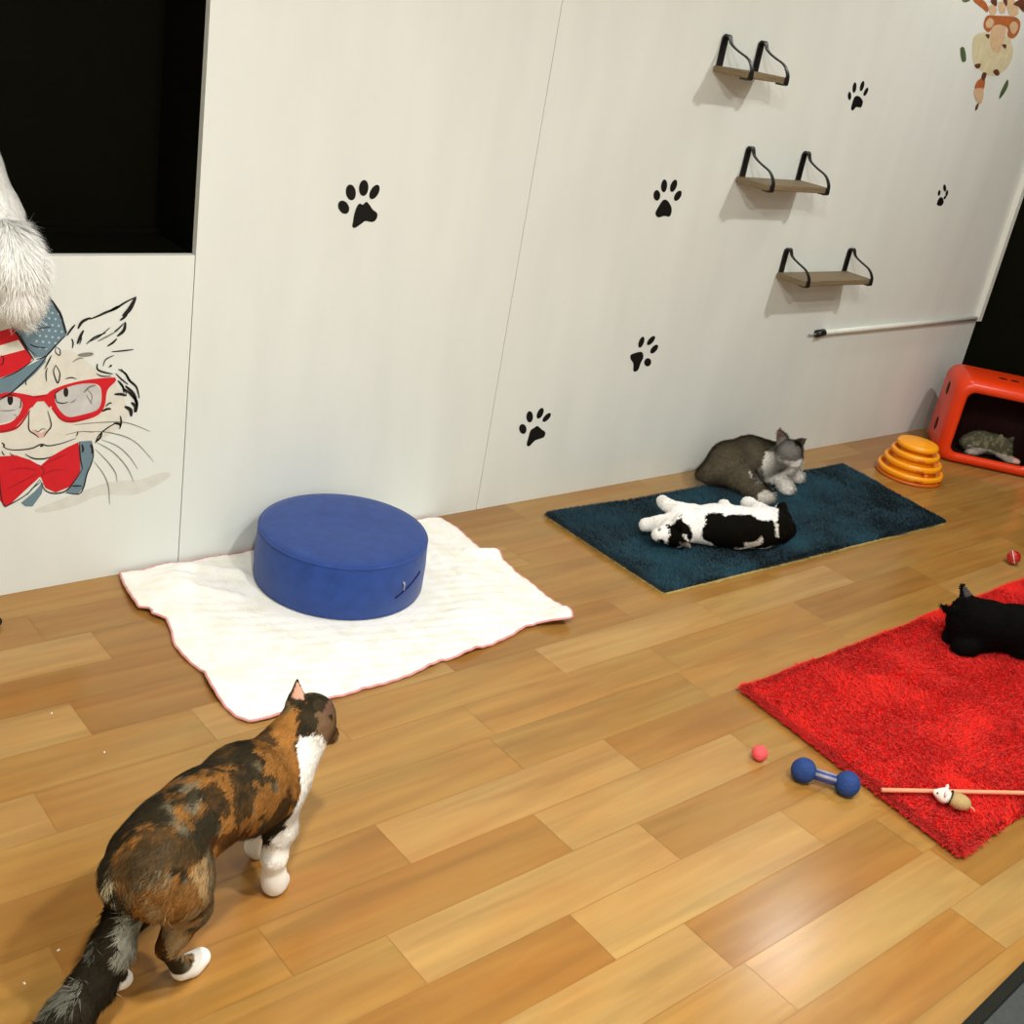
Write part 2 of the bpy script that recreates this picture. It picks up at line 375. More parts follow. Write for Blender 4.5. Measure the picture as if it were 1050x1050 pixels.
crop_paw(820, 170, 230 / 1050, [(643, 182), (648, 160), (659, 147), (670, 152), (674, 172), (662, 187)],
         [(653, 127, 14, 6, 100), (679, 104, 17, 7, 85), (689, 128, 15, 6, 100), (680, 148, 10, 5, 120)], 'smallest black paw print high on the wall near the dark corner')

# ------------------------------------------------------------------ painted cat with hat and glasses
MC = empty('cat_mural', W(60, 420, WALL_Y)); bpy.context.view_layer.update()
tag(MC, 'painted cat portrait with red glasses, striped hat and bow tie on the wall', 'mural')
def mural_part(name, material, parent, polys=(), strokes=(), level=1, smooth=0):
    for p in polys[1:]: mural_part(name, material, parent, [p], (), level, smooth)
    if name not in ('ink_lines',):
        for st in strokes[1:]: mural_part(name, material, parent, (), [st], level, smooth)
        strokes = strokes[:1]
    bm = bmesh.new()
    for p in polys[:1]: lay(bm, p, level, smooth)
    for (pts, w) in strokes: stroke(bm, pts, w, level)
    bmesh.ops.translate(bm, verts=bm.verts, vec=-Vector(root_loc[parent.name]))
    return finish_flat(name, bm, material, parent)
root_loc = {MC.name: tuple(MC.location)}
C2 = lambda x, y: (x * 250 / 1050, 280 + y * 250 / 1050)
def c2(*q): return [C2(*p) for p in q]
C5 = lambda x, y: (x * 150 / 1050, 290 + y * 150 / 1050)
def c5(*q): return [C5(*p) for p in q]
C6 = lambda x, y: (x * 180 / 1050, 380 + y * 180 / 1050)
def c6(*q): return [C6(*p) for p in q]
SLATE = paint('slate paint', 104, 128, 140); REDP = paint('red paint', 200, 28, 38); CREAM = paint('cream paint', 213, 211, 198); INK = paint('ink paint', 34, 31, 30, 0.2)
WASH = paint('grey wash', 204, 200, 190); WASH2 = paint('pale grey wash', 207, 208, 199); LENS = paint('lens grey', 190, 189, 186, 0.12, 25); DOT = paint('pale blue dots', 168, 186, 194); PINK = paint('nose pink', 214, 176, 166); GREYI = paint('grey ink', 128, 122, 116, 0.2)
DKRED = paint('dark red paint', 160, 24, 34)
mural_part('shadow_wash', WASH2, MC, [c2((150, 1020), (300, 960), (470, 900), (600, 890), (690, 860), (735, 865), (700, 900), (600, 950), (520, 955), (420, 960), (330, 1000), (200, 1030))], level=1, smooth=3)
mural_part('face', CREAM, MC, [c2((-420, 520), (-250, 380), (0, 540), (110, 470), (200, 370), (300, 330), (420, 420), (500, 480), (540, 560), (540, 640), (430, 720), (330, 740), (180, 800), (0, 790), (-250, 740))], level=1.5, smooth=3)
mural_part('hat_crown', SLATE, MC, [c2((-60, 130), (40, 190), (100, 100), (205, 95), (250, 150), (278, 215), (290, 255), (265, 290), (225, 330), (190, 358), (148, 366), (120, 320), (70, 250), (40, 210))], level=2)
mural_part('hat_band', REDP, MC, [c2((-300, 330), (-150, 275), (0, 250), (50, 236), (95, 285), (140, 365), (130, 385), (60, 430), (0, 452), (-140, 470), (-280, 440))], level=2.5)
mural_part('hat_stripe', CREAM, MC, [c2((-290, 395), (-120, 345), (0, 312), (80, 288), (107, 330), (0, 358), (-140, 395), (-280, 430))], level=3)
mural_part('hat_brim', SLATE, MC, [c2((-380, 520), (-150, 500), (0, 455), (100, 410), (200, 358), (195, 385), (150, 435), (100, 478), (40, 525), (0, 548), (-120, 590), (-300, 600))], level=3.2)
bm = bmesh.new()
for r in range(7):
    for c in range(6):
        x, y = 118 + c * 27 + (r % 2) * 13, 160 + r * 26 + c * 3
        if 112 + r * 9 < x < 268 and y < 370 - (x - 150) * .75 and y > 90 + abs(x - 150) * .3: lay(bm, ellip(C2(x, y), 1.25, 1.25, 0, 10), 2.6)
bmesh.ops.translate(bm, verts=bm.verts, vec=-Vector(root_loc[MC.name])); finish_flat('hat_dots', bm, DOT, MC)
mural_part('lens', LENS, MC, [c2((235, 520), (300, 480), (380, 470), (430, 500), (436, 560), (420, 595), (350, 612), (290, 622), (250, 590)), c2((-120, 600), (-60, 560), (0, 545), (60, 525), (92, 560), (80, 610), (30, 640), (-60, 655), (-110, 640))], level=2.2, smooth=3)
# glasses: upper bar, rims
gl = bmesh.new()
def ringpoly(outer, inner, level):
    o = smooth_loop(outer, 3); i_ = smooth_loop(inner, 3)
    n = 60
    def res(P):
        P = np.array(P + [P[0]]); s = np.concatenate([[0], np.cumsum(np.linalg.norm(np.diff(P, axis=0), axis=1))]); u = np.linspace(0, s[-1], n, endpoint=False)
        return np.stack([np.interp(u, s, P[:, 0]), np.interp(u, s, P[:, 1])], 1)
    A, B = res(o), res(i_)
    # align start
    k = np.argmin(np.linalg.norm(B - A[0], axis=1)); B = np.roll(B, -k, 0)
    va = [gl.verts.new(W(*p, WALL_Y - LAYER * level)) for p in A]; vb = [gl.verts.new(W(*p, WALL_Y - LAYER * level)) for p in B]
    for q in range(n): gl.faces.new((va[q], va[(q + 1) % n], vb[(q + 1) % n], vb[q]))
ringpoly(c2((205, 520), (265, 487), (360, 462), (470, 450), (500, 452), (495, 470), (462, 505), (452, 570), (425, 610), (370, 632), (300, 645), (252, 620), (222, 575)),
         c2((235, 525), (295, 490), (370, 475), (425, 482), (438, 520), (434, 565), (415, 592), (355, 610), (295, 620), (258, 592), (240, 560)), 3.6)
ringpoly(c2((-140, 585), (-60, 545), (20, 515), (85, 518), (140, 535), (125, 590), (90, 640), (50, 675), (0, 686), (-80, 690), (-130, 650)),
         c2((-115, 600), (-50, 565), (20, 535), (75, 535), (97, 560), (85, 605), (50, 640), (0, 655), (-70, 660), (-105, 635)), 3.6)
lay(gl, c2((85, 517), (140, 530), (200, 522), (240, 505), (235, 560), (212, 580), (190, 552), (160, 553), (142, 575), (120, 590), (110, 550)), 3.7)
bmesh.ops.translate(gl, verts=gl.verts, vec=-Vector(root_loc[MC.name])); finish_flat('glasses', gl, REDP, MC)
mural_part('pupil', INK, MC, [ellip(C2(284, 513), 2.6, 5.0, 0), ellip(C2(44, 545), 3.0, 5.8, 0)], level=3.0)
mural_part('nose', PINK, MC, [c2((140, 672), (175, 690), (212, 668), (200, 695), (178, 712), (150, 695))], level=2.4, smooth=3)
mural_part('collar', SLATE, MC, [c2((340, 725), (395, 722), (402, 790), (378, 850), (365, 920), (335, 950), (285, 945), (330, 880), (348, 800)), c2((90, 990), (150, 940), (190, 895), (180, 950), (140, 1005), (110, 1005))], level=2.6)
mural_part('bow_tie', REDP, MC, [c2((0, 790), (70, 785), (130, 805), (175, 830), (220, 790), (290, 750), (338, 728), (345, 800), (345, 860), (300, 920), (240, 945), (195, 925), (175, 875), (120, 925), (50, 990), (20, 1005), (0, 980), (-90, 900), (-70, 820))], level=3)
mural_part('bow_folds', DKRED, MC, strokes=[(c2((180, 830), (240, 800), (290, 780)), 1.2), (c2((185, 870), (230, 850), (270, 850)), 1.2), (c2((160, 850), (100, 840), (40, 850)), 1.3), (c2((160, 865), (90, 900), (30, 930)), 1.3), (c2((165, 825), (190, 850), (175, 880)), 2.0), (c2((200, 525), (160, 535), (120, 525)), 1.2), (c2((130, 590), (80, 660), (20, 682), (-40, 686)), 2.2), (c2((222, 580), (262, 628), (310, 640), (380, 622)), 2.0)], level=3.9)
ink = [
    (c5((480, 380), (510, 335), (540, 300)), 2.2), (c5((560, 330), (590, 280), (650, 250)), 3.0), (c5((640, 262), (700, 240), (760, 212), (830, 185), (900, 140), (980, 100)), 2.4), (c5((790, 200), (830, 180), (860, 165)), 2.6),
    (c5((880, 240), (930, 190), (975, 105)), 4.5), (c5((900, 280), (890, 340), (840, 385)), 3.2), (c5((890, 290), (850, 330), (820, 350)), 1.6), (c5((840, 400), (810, 430), (770, 455)), 2.2), (c5((860, 270), (890, 250), (915, 225)), 2.4),
    (c5((555, 440), (575, 390), (600, 340)), 3.0), (c5((520, 470), (525, 430), (515, 400)), 1.6), (c5((620, 440), (680, 390), (760, 360)), 1.6), (c5((650, 420), (720, 380), (790, 320)), 1.2), (c5((570, 445), (585, 400), (575, 380)), 1.2),
    (c5((800, 495), (880, 488), (960, 478)), 1.4), (c5((740, 600), (760, 550), (820, 520)), 1.2), (c5((780, 605), (800, 595), (790, 590)), 1.4),
    (c5((700, 580), (700, 620), (740, 640), (810, 655)), 2.0), (c5((690, 650), (730, 670), (800, 670)), 1.2), (c5((850, 620), (900, 650), (930, 700), (980, 750), (1000, 830)), 2.4), (c5((830, 650), (870, 690), (920, 730)), 1.6), (c5((870, 615), (910, 670), (945, 720)), 1.2),
    (c5((845, 700), (880, 740), (890, 790)), 2.2), (c5((820, 800), (870, 800), (910, 810)), 2.8), (c5((900, 740), (960, 800), (985, 890)), 3.4), (c5((850, 710), (890, 760), (910, 800)), 1.4),
    (c6((740, 105), (790, 150), (820, 190), (815, 250)), 2.6), (c6((745, 215), (780, 235), (785, 275)), 4.0), (c6((785, 190), (810, 215), (805, 250)), 3.4), (c6((610, 245), (640, 230), (665, 230)), 2.4), (c6((630, 215), (655, 195), (670, 195)), 1.6), (c6((720, 270), (725, 310), (715, 350)), 2.0), (c6((680, 315), (715, 320), (720, 335)), 2.4),
    (c6((570, 435), (590, 390), (640, 345), (700, 310)), 1.4), (c6((570, 430), (600, 400), (610, 370)), 2.2), (c6((455, 395), (465, 375), (465, 362)), 1.2),
    (c6((175, 245), (172, 300), (175, 355), (215, 385), (232, 402)), 1.3), (c6((285, 240), (300, 290), (305, 335), (275, 375), (262, 395)), 1.3), (c6((210, 355), (230, 365), (250, 350), (275, 350)), .8),
    (c6((15, 430), (35, 465), (100, 475), (190, 465), (248, 440), (290, 450), (370, 435), (455, 405)), 1.3), (c6((10, 430), (25, 445), (20, 460)), 1.6), (c6((240, 455), (250, 450), (260, 448)), 2.0), (c6((150, 500), (200, 525), (260, 528), (310, 515)), 1.4), (c6((10, 480), (20, 500), (30, 505)), 1.2), (c6((60, 490), (70, 505), (85, 505)), 1.0),
    (c6((0, 515), (-6, 570), (-2, 650), (5, 740), (25, 808), (60, 800), (160, 740), (240, 650)), 1.3), (c6((240, 655), (270, 715), (330, 735), (400, 715), (460, 640), (492, 590)), 1.4), (c6((475, 430), (480, 520), (495, 590)), 1.6), (c6((550, 430), (560, 500), (545, 560), (520, 620), (500, 700), (470, 738), (390, 730)), 1.4), (c6((490, 440), (497, 470), (492, 490)), 2.2), (c6((540, 440), (552, 470), (550, 500)), 2.2), (c6((160, 745), (200, 700), (240, 670)), 1.2), (c6((430, 690), (450, 690), (490, 690)), 1.6),
    (c5((350, 95), (400, 170), (440, 240), (475, 370)), 2.6), (c5((60, 280), (120, 360), (180, 460), (245, 555)), 2.2), (c5((70, 290), (140, 370), (200, 470), (260, 520)), 1.0), (c5((150, 330), (230, 335), (300, 325), (370, 315)), 1.2), (c5((215, 440), (260, 460), (340, 468)), 1.2), (c5((475, 375), (400, 450), (330, 525), (260, 550)), 1.6), (c5((345, 515), (280, 600), (190, 690), (80, 790), (0, 840)), 1.6), (c5((240, 555), (180, 600), (100, 650), (0, 690)), 1.2),
    (c5((400, 460), (430, 480), (430, 520), (400, 500), (400, 460)), 1.1), (c5((400, 590), (385, 640), (415, 720), (430, 650), (400, 590)), 1.4), (c5((340, 610), (330, 650), (335, 710)), 1.4), (c5((370, 520), (345, 570), (320, 620)), 1.6), (c5((470, 690), (510, 680), (550, 690)), 1.2), (c5((190, 700), (185, 720), (190, 735)), 1.2),
    (c5((5, 520), (25, 540), (20, 580), (0, 590)), 1.2), (c5((400, 800), (405, 850), (450, 865), (490, 855)), 1.2), (c5((395, 830), (400, 790), (430, 770)), 1.0), (c5((150, 830), (150, 880), (140, 900)), 1.2), (c5((0, 830), (60, 805), (110, 810)), 1.2),
]
mural_part('ink_lines', INK, MC, strokes=ink, level=4.3)
mural_part('soft_shading', GREYI, MC, strokes=[(c5((560, 520), (620, 515), (670, 510)), 4.2), (c5((520, 570), (560, 545), (600, 540)), 1.2), (c5((600, 790), (640, 750), (690, 735)), 2.0), (c5((620, 800), (640, 840), (660, 870)), 1.0), (c5((700, 420), (760, 390), (850, 340)), 1.6), (c6((420, 190), (440, 185), (455, 170)), 1.2), (c6((520, 110), (550, 150), (540, 200)), 1.0), (c6((0, 240), (50, 240), (95, 235)), 1.2), (c6((80, 260), (100, 275), (90, 290)), 1.0)], level=3.4)
mural_part('whisker', GREYI, MC, strokes=[(c6((560, 540), (620, 620), (650, 700), (655, 800)), 1.0), (c6((570, 470), (640, 540), (690, 610), (700, 665)), 1.0), (c6((580, 430), (680, 490), (760, 580), (800, 665)), 1.0), (c6((610, 415), (700, 450), (770, 510), (825, 590)), .9), (c6((500, 365), (650, 370), (800, 420), (920, 545)), .9), (c6((440, 325), (600, 310), (760, 312), (900, 365)), .9), (c6((390, 385), (480, 365), (560, 370)), .7)], level=4.0)

# ------------------------------------------------------------------ hanging animal painting near the corner
TM = empty('animal_mural', W(1016, 60, WALL_Y)); root_loc[TM.name] = tuple(TM.location)
tag(TM, 'orange and cream watercolour animal painted high on the wall near the corner', 'mural')
C7 = lambda x, y: (960 + x * 90 / 788, y * 120 / 1050)
def c7(*q): return [C7(*p) for p in q]
CR2 = paint('cream watercolour', 206, 196, 160, 0.1, 30); ORW = paint('orange watercolour', 172, 98, 52, 0.2, 40); BRW = paint('brown watercolour', 96, 56, 34, 0.2, 40); GRN = paint('leaf green paint', 78, 96, 60, 0.15, 50); PALE = paint('pale peach watercolour', 204, 174, 138, 0.1, 40)
mural_part('body', CR2, TM, [c7((340, 330), (420, 290), (480, 300), (640, 330), (680, 400), (690, 480), (650, 590), (560, 670), (470, 680), (390, 620), (335, 560), (325, 440))], level=1.5, smooth=3)
mural_part('haunch', ORW, TM, [c7((430, 190), (460, 140), (540, 140), (700, 150), (755, 200), (740, 290), (690, 345), (640, 320), (640, 250), (560, 220), (500, 260), (470, 290), (430, 250)), c7((330, 0), (420, 0), (465, 60), (460, 110), (420, 80)), c7((375, 720), (435, 700), (430, 790), (390, 830), (345, 790))], level=2.2, smooth=3)
mural_part('fur_patches', PALE, TM, [c7((445, 210), (480, 160), (520, 190), (500, 240), (460, 250)), c7((660, 230), (700, 190), (735, 230), (715, 290), (680, 300)), c7((500, 250), (570, 225), (630, 260), (600, 380), (560, 470), (490, 420)), c7((345, 800), (425, 800), (410, 920), (375, 920), (345, 870)), c7((470, 60), (520, 40), (545, 90), (520, 140), (485, 120)), c7((560, 20), (620, 30), (620, 110), (570, 110)), c7((640, 0), (700, 0), (740, 90), (720, 140), (650, 120))], level=2.6, smooth=3)
mural_part('brown_marks', BRW, TM, [c7((490, 0), (545, 0), (540, 60), (500, 30)), c7((600, 0), (640, 0), (630, 60)), c7((690, 40), (740, 0), (790, 0), (790, 110), (740, 60)), c7((345, 580), (400, 570), (390, 610), (360, 610)), c7((510, 640), (550, 620), (570, 665), (540, 680)), c7((420, 650), (455, 660), (430, 725), (405, 700)), c7((440, 310), (480, 310), (470, 350)), c7((590, 400), (630, 400), (620, 440)), c7((355, 950), (385, 920), (370, 980), (350, 990))], level=3.0, smooth=2)
mural_part('leaf', GRN, TM, [c7((215, 435), (250, 425), (268, 500), (265, 550), (230, 548)), c7((640, 710), (645, 770), (610, 840), (565, 890), (580, 820)), c7((230, 0), (310, 0), (260, 22))], level=2, smooth=2)

# ------------------------------------------------------------------ wall shelves with strap brackets
def strap(bm, path, x, ws, t):
    """flat strap of width w along x following a path in (y,z)"""
    P = [np.array(p, float) for p in path]; A, B = [], []
    rings = []
    for i, p in enumerate(P):
        w = np.interp(i / (len(P) - 1), np.linspace(0, 1, len(ws)), ws)
        d = P[min(i + 1, len(P) - 1)] - P[max(i - 1, 0)]; d /= np.linalg.norm(d); n = np.array([-d[1], d[0]]) * t / 2
        rings.append([bm.verts.new((x + sx * w / 2, p[0] + s * n[0], p[1] + s * n[1])) for sx, s in ((-1, -1), (1, -1), (1, 1), (-1, 1))])
    for a, b in zip(rings, rings[1:]):
        for k in range(4): bm.faces.new((a[k], a[(k + 1) % 4], b[(k + 1) % 4], b[k]))
    bm.faces.new(rings[0][::-1]); bm.faces.new(rings[-1])
    bmesh.ops.recalc_face_normals(bm, faces=bm.faces)
def wall_shelf(xa, xb, ztop, zb, depth, label, xl0, xl1):
    """brackets at xa and xb, board between xl0 and xl1, board top at zb, bracket top at ztop"""
    o = empty('wall_shelf', (xl0, WALL_Y, zb)); tag(o, label, 'shelf', 'wooden shelves with black strap brackets')
    bm = bmesh.new(); bx(bm, 0, xl1 - xl0, -depth, -0.004, -0.018, 0)
    bmesh.ops.bevel(bm, geom=bm.edges[:], offset=.002, segments=2, affect='EDGES'); from_bm('board', bm, M['shelf_wood'], o)
    H = ztop - zb
    path = [(-.0035, -.012), (-.0035, H * .3), (-.0035, H * .75), (-.005, H * .93), (-.012, H * 1.0), (-.02, H * .96), (-.026, H * .86), (-.032, H * .76), (-.046, H * .66), (-.07, H * .55), (-depth * .8, H * .42), (-depth * .93, H * .28), (-depth - .002, H * .10), (-depth - .004, -.004), (-depth - .003, -.02), (-depth + .012, -.0215), (-depth + .03, -.0215)]
    sp = smooth_loop(path, 3, False)
    for x in (xa, xb):
        bm = bmesh.new(); strap(bm, sp, x - xl0, (.026, .026, .024, .014, .009, .009, .013, .018, .018), .0045); from_bm('bracket', bm, M['black_metal'], o)
    return o
wall_shelf(2.925, 3.098, 1.487, 1.398, .130, 'shortest wooden wall shelf, topmost of the three', 2.90, 3.115)
wall_shelf(3.160, 3.462, 1.171, 1.074, .130, 'wooden wall shelf between the other two, black strap brackets', 3.13, 3.48)
wall_shelf(3.503, 3.893, .838, .750, .125, 'longest wooden wall shelf, lowest of the three above the cable conduit', 3.48, 3.91)

# ------------------------------------------------------------------ white cable conduit with a black end fitting
A, Bq = W(842, 340), W(1003, 325)
o = empty('cable_conduit', (A[0], WALL_Y, A[2])); tag(o, 'white cable conduit along the wall to the dark corner', 'conduit')
zr = Bq[2] - A[2]; xr = X1 - .002 - A[0]
bm = bmesh.new(); tube(bm, [(0, -.011, 0), (xr * .5, -.011, zr * .5), (xr - .02, -.011, zr)], .010, 12); from_bm('horizontal_run', bm, M['white_plastic'], o, True)
bm = bmesh.new(); bx(bm, xr - .028, xr, -.024, -.0005, zr - .012, CEIL - .002 - A[2]); from_bm('vertical_run', bm, M['white_plastic'], o)
bm = bmesh.new(); tube(bm, [(-.045, -.012, -.003), (0.0, -.012, 0)], .0145, 12); from_bm('end_fitting', bm, M['black_metal'], o, True)
bm = bmesh.new(); tube(bm, [(-.045, -.012, -.003), (-.066, -.010, -.008), (-.085, -.008, -.006)], .003, 8); from_bm('wire_end', bm, M['bar_grey'], o, True)

# ------------------------------------------------------------------ white towel under the pouf
PUFF_C, PUFF_R = np.array([1.592, 2.282]), 0.224
out_px = [(122.9, 588.6), (130, 606), (142.9, 625.2), (152, 629), (162, 627.6), (171, 636), (176, 646.7), (178.6, 660), (192, 676), (209.5, 689.5), (216.7, 706), (230, 723), (242.9, 734.8), (254, 739.5), (264.3, 739.5), (282, 735), (300, 728.5), (338, 715.7), (372, 706), (404.8, 696.7), (430, 688), (452, 677.6), (486, 667), (505, 660), (519, 653.8), (538, 643), (552.4, 640), (575, 642), (585.7, 639.5), (584, 632), (570, 619), (557, 608.6), (543, 597), (528.6, 587), (519, 577), (511.9, 570.5), (495, 566), (486, 558), (476, 549), (465, 540), (452, 532), (440, 527), (428.6, 524.5)]
outline = [F(x, y, .006)[:2] for x, y in out_px]
outline = [np.array([min(p[0], 9), min(p[1], WALL_Y - .012)]) for p in outline]
outline += [np.array([x, WALL_Y - .012 - .006 * (k % 2)]) for k, x in enumerate(np.linspace(outline[-1][0] - .05, 1.15, 14))]
ctr = np.array([1.62, 2.15])
ang = np.array([math.atan2(*(p - ctr)[::-1]) for p in outline]); rad = np.array([np.linalg.norm(p - ctr) for p in outline])
srt = np.argsort(ang); ang, rad = ang[srt], rad[srt]
NA, NR = 360, 70
th = np.linspace(-math.pi, math.pi, NA, endpoint=False)
rr = np.interp(th, np.concatenate([ang[-1:] - 2 * math.pi, ang, ang[:1] + 2 * math.pi]), np.concatenate([rad[-1:], rad, rad[:1]]))
us = np.linspace(0, 1, NR + 1)[1:]
XY = ctr + np.stack([np.outer(us, rr * np.cos(th)), np.outer(us, rr * np.sin(th))], -1)     # NR,NA,2
flat = XY.reshape(-1, 2); u_flat = np.repeat(us, NA)
def towel_z(P):
    q = np.concatenate([P, np.zeros((len(P), 1))], 1)
    d = np.linalg.norm(P - PUFF_C, axis=1) - PUFF_R
    away = np.clip(d / .10, 0, 1)
    z = .007 + away * (.010 * np.clip(fbm(q * [7, 7, 1], 3) - .45, 0, 1) * 2 + .012 * np.clip(fbm(q * [16, 5, 1], 9) - .55, 0, 1) * 2)
    z += away * .0022 * (np.sin(P[:, 0] * 105 + P[:, 1] * 60) * np.sin(P[:, 1] * 105 - P[:, 0] * 60))
    # a fold standing up along the right front edge, crease by the wall
    for (x, y), s, hh in (((2.05, 1.86), .05, .020), ((1.93, 1.79), .05, .012), ((1.10, 2.35), .04, .012), ((1.13, 2.28), .03, .012), ((1.20, 2.42), .05, .012), ((1.08, 1.95), .03, .010)):
        z += hh * np.exp(-((P[:, 0] - x) ** 2 + (P[:, 1] - y) ** 2) / (2 * s * s))
    for x0, y0, x1, y1, w, hh in ((2.02, 2.27, 2.18, 2.20, .012, .018), (1.24, 2.47, 1.36, 2.40, .014, .016), (1.20, 2.38, 1.30, 2.30, .012, .010)):
        a = np.array([x0, y0]); b = np.array([x1, y1]); t = np.clip(((P - a) @ (b - a)) / ((b - a) @ (b - a)), 0, 1); dd = np.linalg.norm(P - (a + t[:, None] * (b - a)), axis=1)
        z += hh * np.exp(-dd ** 2 / (2 * w * w))
    return z
Zt = towel_z(flat); V = np.concatenate([flat, Zt[:, None]], 1)
V = np.concatenate([V, [[ctr[0], ctr[1], .007]]])
nv = len(V); Vb = V.copy(); Vb[:, 2] = np.maximum(Vb[:, 2] - .0055, .0006)
idx = []
for i in range(NR - 1):
    for k in range(NA):
        k2 = (k + 1) % NA
        idx.append((i * NA + k, (i + 1) * NA + k, (i + 1) * NA + k2, i * NA + k2))
for k in range(NA): idx.append((nv - 1, k, (k + 1) % NA))
bot = [tuple(j + nv for j in f[::-1]) for f in idx]
side = [((NR - 1) * NA + k, nv + (NR - 1) * NA + k, nv + (NR - 1) * NA + (k + 1) % NA, (NR - 1) * NA + (k + 1) % NA) for k in range(NA)]
VV = np.concatenate([V, Vb])
pat = fbm(np.concatenate([VV[:, :2] * 26, np.zeros((len(VV), 1))], 1), 21, 2)
g1 = np.clip((pat - .5) * 5, 0, 1)[:, None] * .55
towel_c = srgb(244, 243, 238) * (1 - g1) + srgb(234, 232, 214) * g1
dark_spot = np.exp(-((VV[:, 0] - 1.33) ** 2 + (VV[:, 1] - 2.42) ** 2) / .006)[:, None]  # soft darker spot on the towel left of the pouf
towel_c = towel_c * (1 - .12 * dark_spot)
under = np.concatenate([np.zeros(nv), np.ones(nv)])[:, None]
towel_c = towel_c * (1 - under) + srgb(218, 160, 152) * under
towel = from_np('towel', VV, idx + bot + side, M['towel'], None, True, towel_c)
tag(towel, 'white towel with a thin pink hem spread under the blue pouf', 'towel')
bm = bmesh.new(); lp = [tuple(V[(NR - 1) * NA + k] + [0, 0, -.002]) for k in range(0, NA, 1)]
tube(bm, lp + [lp[0]], .0032, 6, False); from_bm('hem', bm, M['pink_hem'], towel, True)

# ------------------------------------------------------------------ blue pouf
PH = 0.152
pf = empty('pouf', (PUFF_C[0], PUFF_C[1], .0075)); tag(pf, 'round blue fabric pouf standing on the white towel', 'pouf')
prof = [(0, 0), (PUFF_R - .02, 0), (PUFF_R - .006, .003), (PUFF_R, .012), (PUFF_R + .001, PH * .5), (PUFF_R - .002, PH - .014), (PUFF_R - .006, PH - .004), (PUFF_R - .014, PH), (PUFF_R - .03, PH + .001), (PUFF_R * .6, PH + .005), (PUFF_R * .3, PH + .003), (0, PH + .001)]
bm = bmesh.new(); lathe(bm, prof, 96); po = from_bm('cushion', bm, M['puff'], pf, True)
for zz, nm in ((PH - .006, 'piping'), (.006, 'piping')):
    bm = bmesh.new(); R_ = PUFF_R - .0045
    tube(bm, [(R_ * math.cos(a), R_ * math.sin(a), zz) for a in np.linspace(0, 2 * math.pi, 97)], .0028, 6, False); from_bm(nm, bm, M['puff'], pf, True)
def on_pouf(px, py):
    d = ray(px, py); o_ = CAMP[:2] - PUFF_C; A_, B_, C_ = d[:2] @ d[:2], 2 * o_ @ d[:2], o_ @ o_ - PUFF_R ** 2
    t = (-B_ - math.sqrt(max(B_ * B_ - 4 * A_ * C_, 0))) / (2 * A_); P = CAMP + d * t; return math.atan2(*(P[:2] - PUFF_C)[::-1]), P[2] - .0075
z0, z1 = on_pouf(405, 613), on_pouf(430, 586); zpull = on_pouf(413, 600)
bm = bmesh.new(); pts = [((PUFF_R + .001) * math.cos(z0[0] + (z1[0] - z0[0]) * t), (PUFF_R + .001) * math.sin(z0[0] + (z1[0] - z0[0]) * t), z0[1] + (z1[1] - z0[1]) * t) for t in np.linspace(0, 1, 14)]
tube(bm, pts, .0026, 6); zt = from_bm('zip_tape', bm, M['zip_tape'], pf, True)
bm = bmesh.new(); p = np.array([(PUFF_R + .002) * math.cos(zpull[0]), (PUFF_R + .002) * math.sin(zpull[0]), zpull[1] + .008]); sphere(bm, p, .004, (1, 1, 1), 10, 8); n_ = p / np.linalg.norm(p * [1, 1, 0]); tube(bm, [p + n_ * [.003, .003, 0], p + n_ * [.004, .004, 0] - [0, 0, .02]], .0022, 6); from_bm('zip_pull', bm, M['zip'], zt, True)

# ------------------------------------------------------------------ shaggy rugs
def blades(name, root, nrm, flow, length, width, col, parent, material, curl=0.3):
    """tapered curved strands: 5 vertices each, one mesh"""
    n = len(root); length = np.broadcast_to(length, (n,))[:, None]; width = np.broadcast_to(width, (n,))[:, None]
    side = np.cross(nrm, flow); side /= np.linalg.norm(side, axis=1, keepdims=True) + 1e-9
    p1 = root + flow * length * .55; p2 = root + flow * length - nrm * length * curl
    V = np.stack([root - side * width / 2, root + side * width / 2, p1 + side * width * .42, p1 - side * width * .42, p2], 1).reshape(-1, 3)
    b = np.arange(n)[:, None] * 5
    idx = np.concatenate([b + [[0, 1, 2, 3]], b + [[3, 2, 4]]], 1).ravel()
    sizes = np.tile([4, 3], n)
    me = quick_mesh(name, V, idx, sizes); set_col(me, np.repeat(col, 5, 0))
    o = link(name, me, material, parent)
    return o
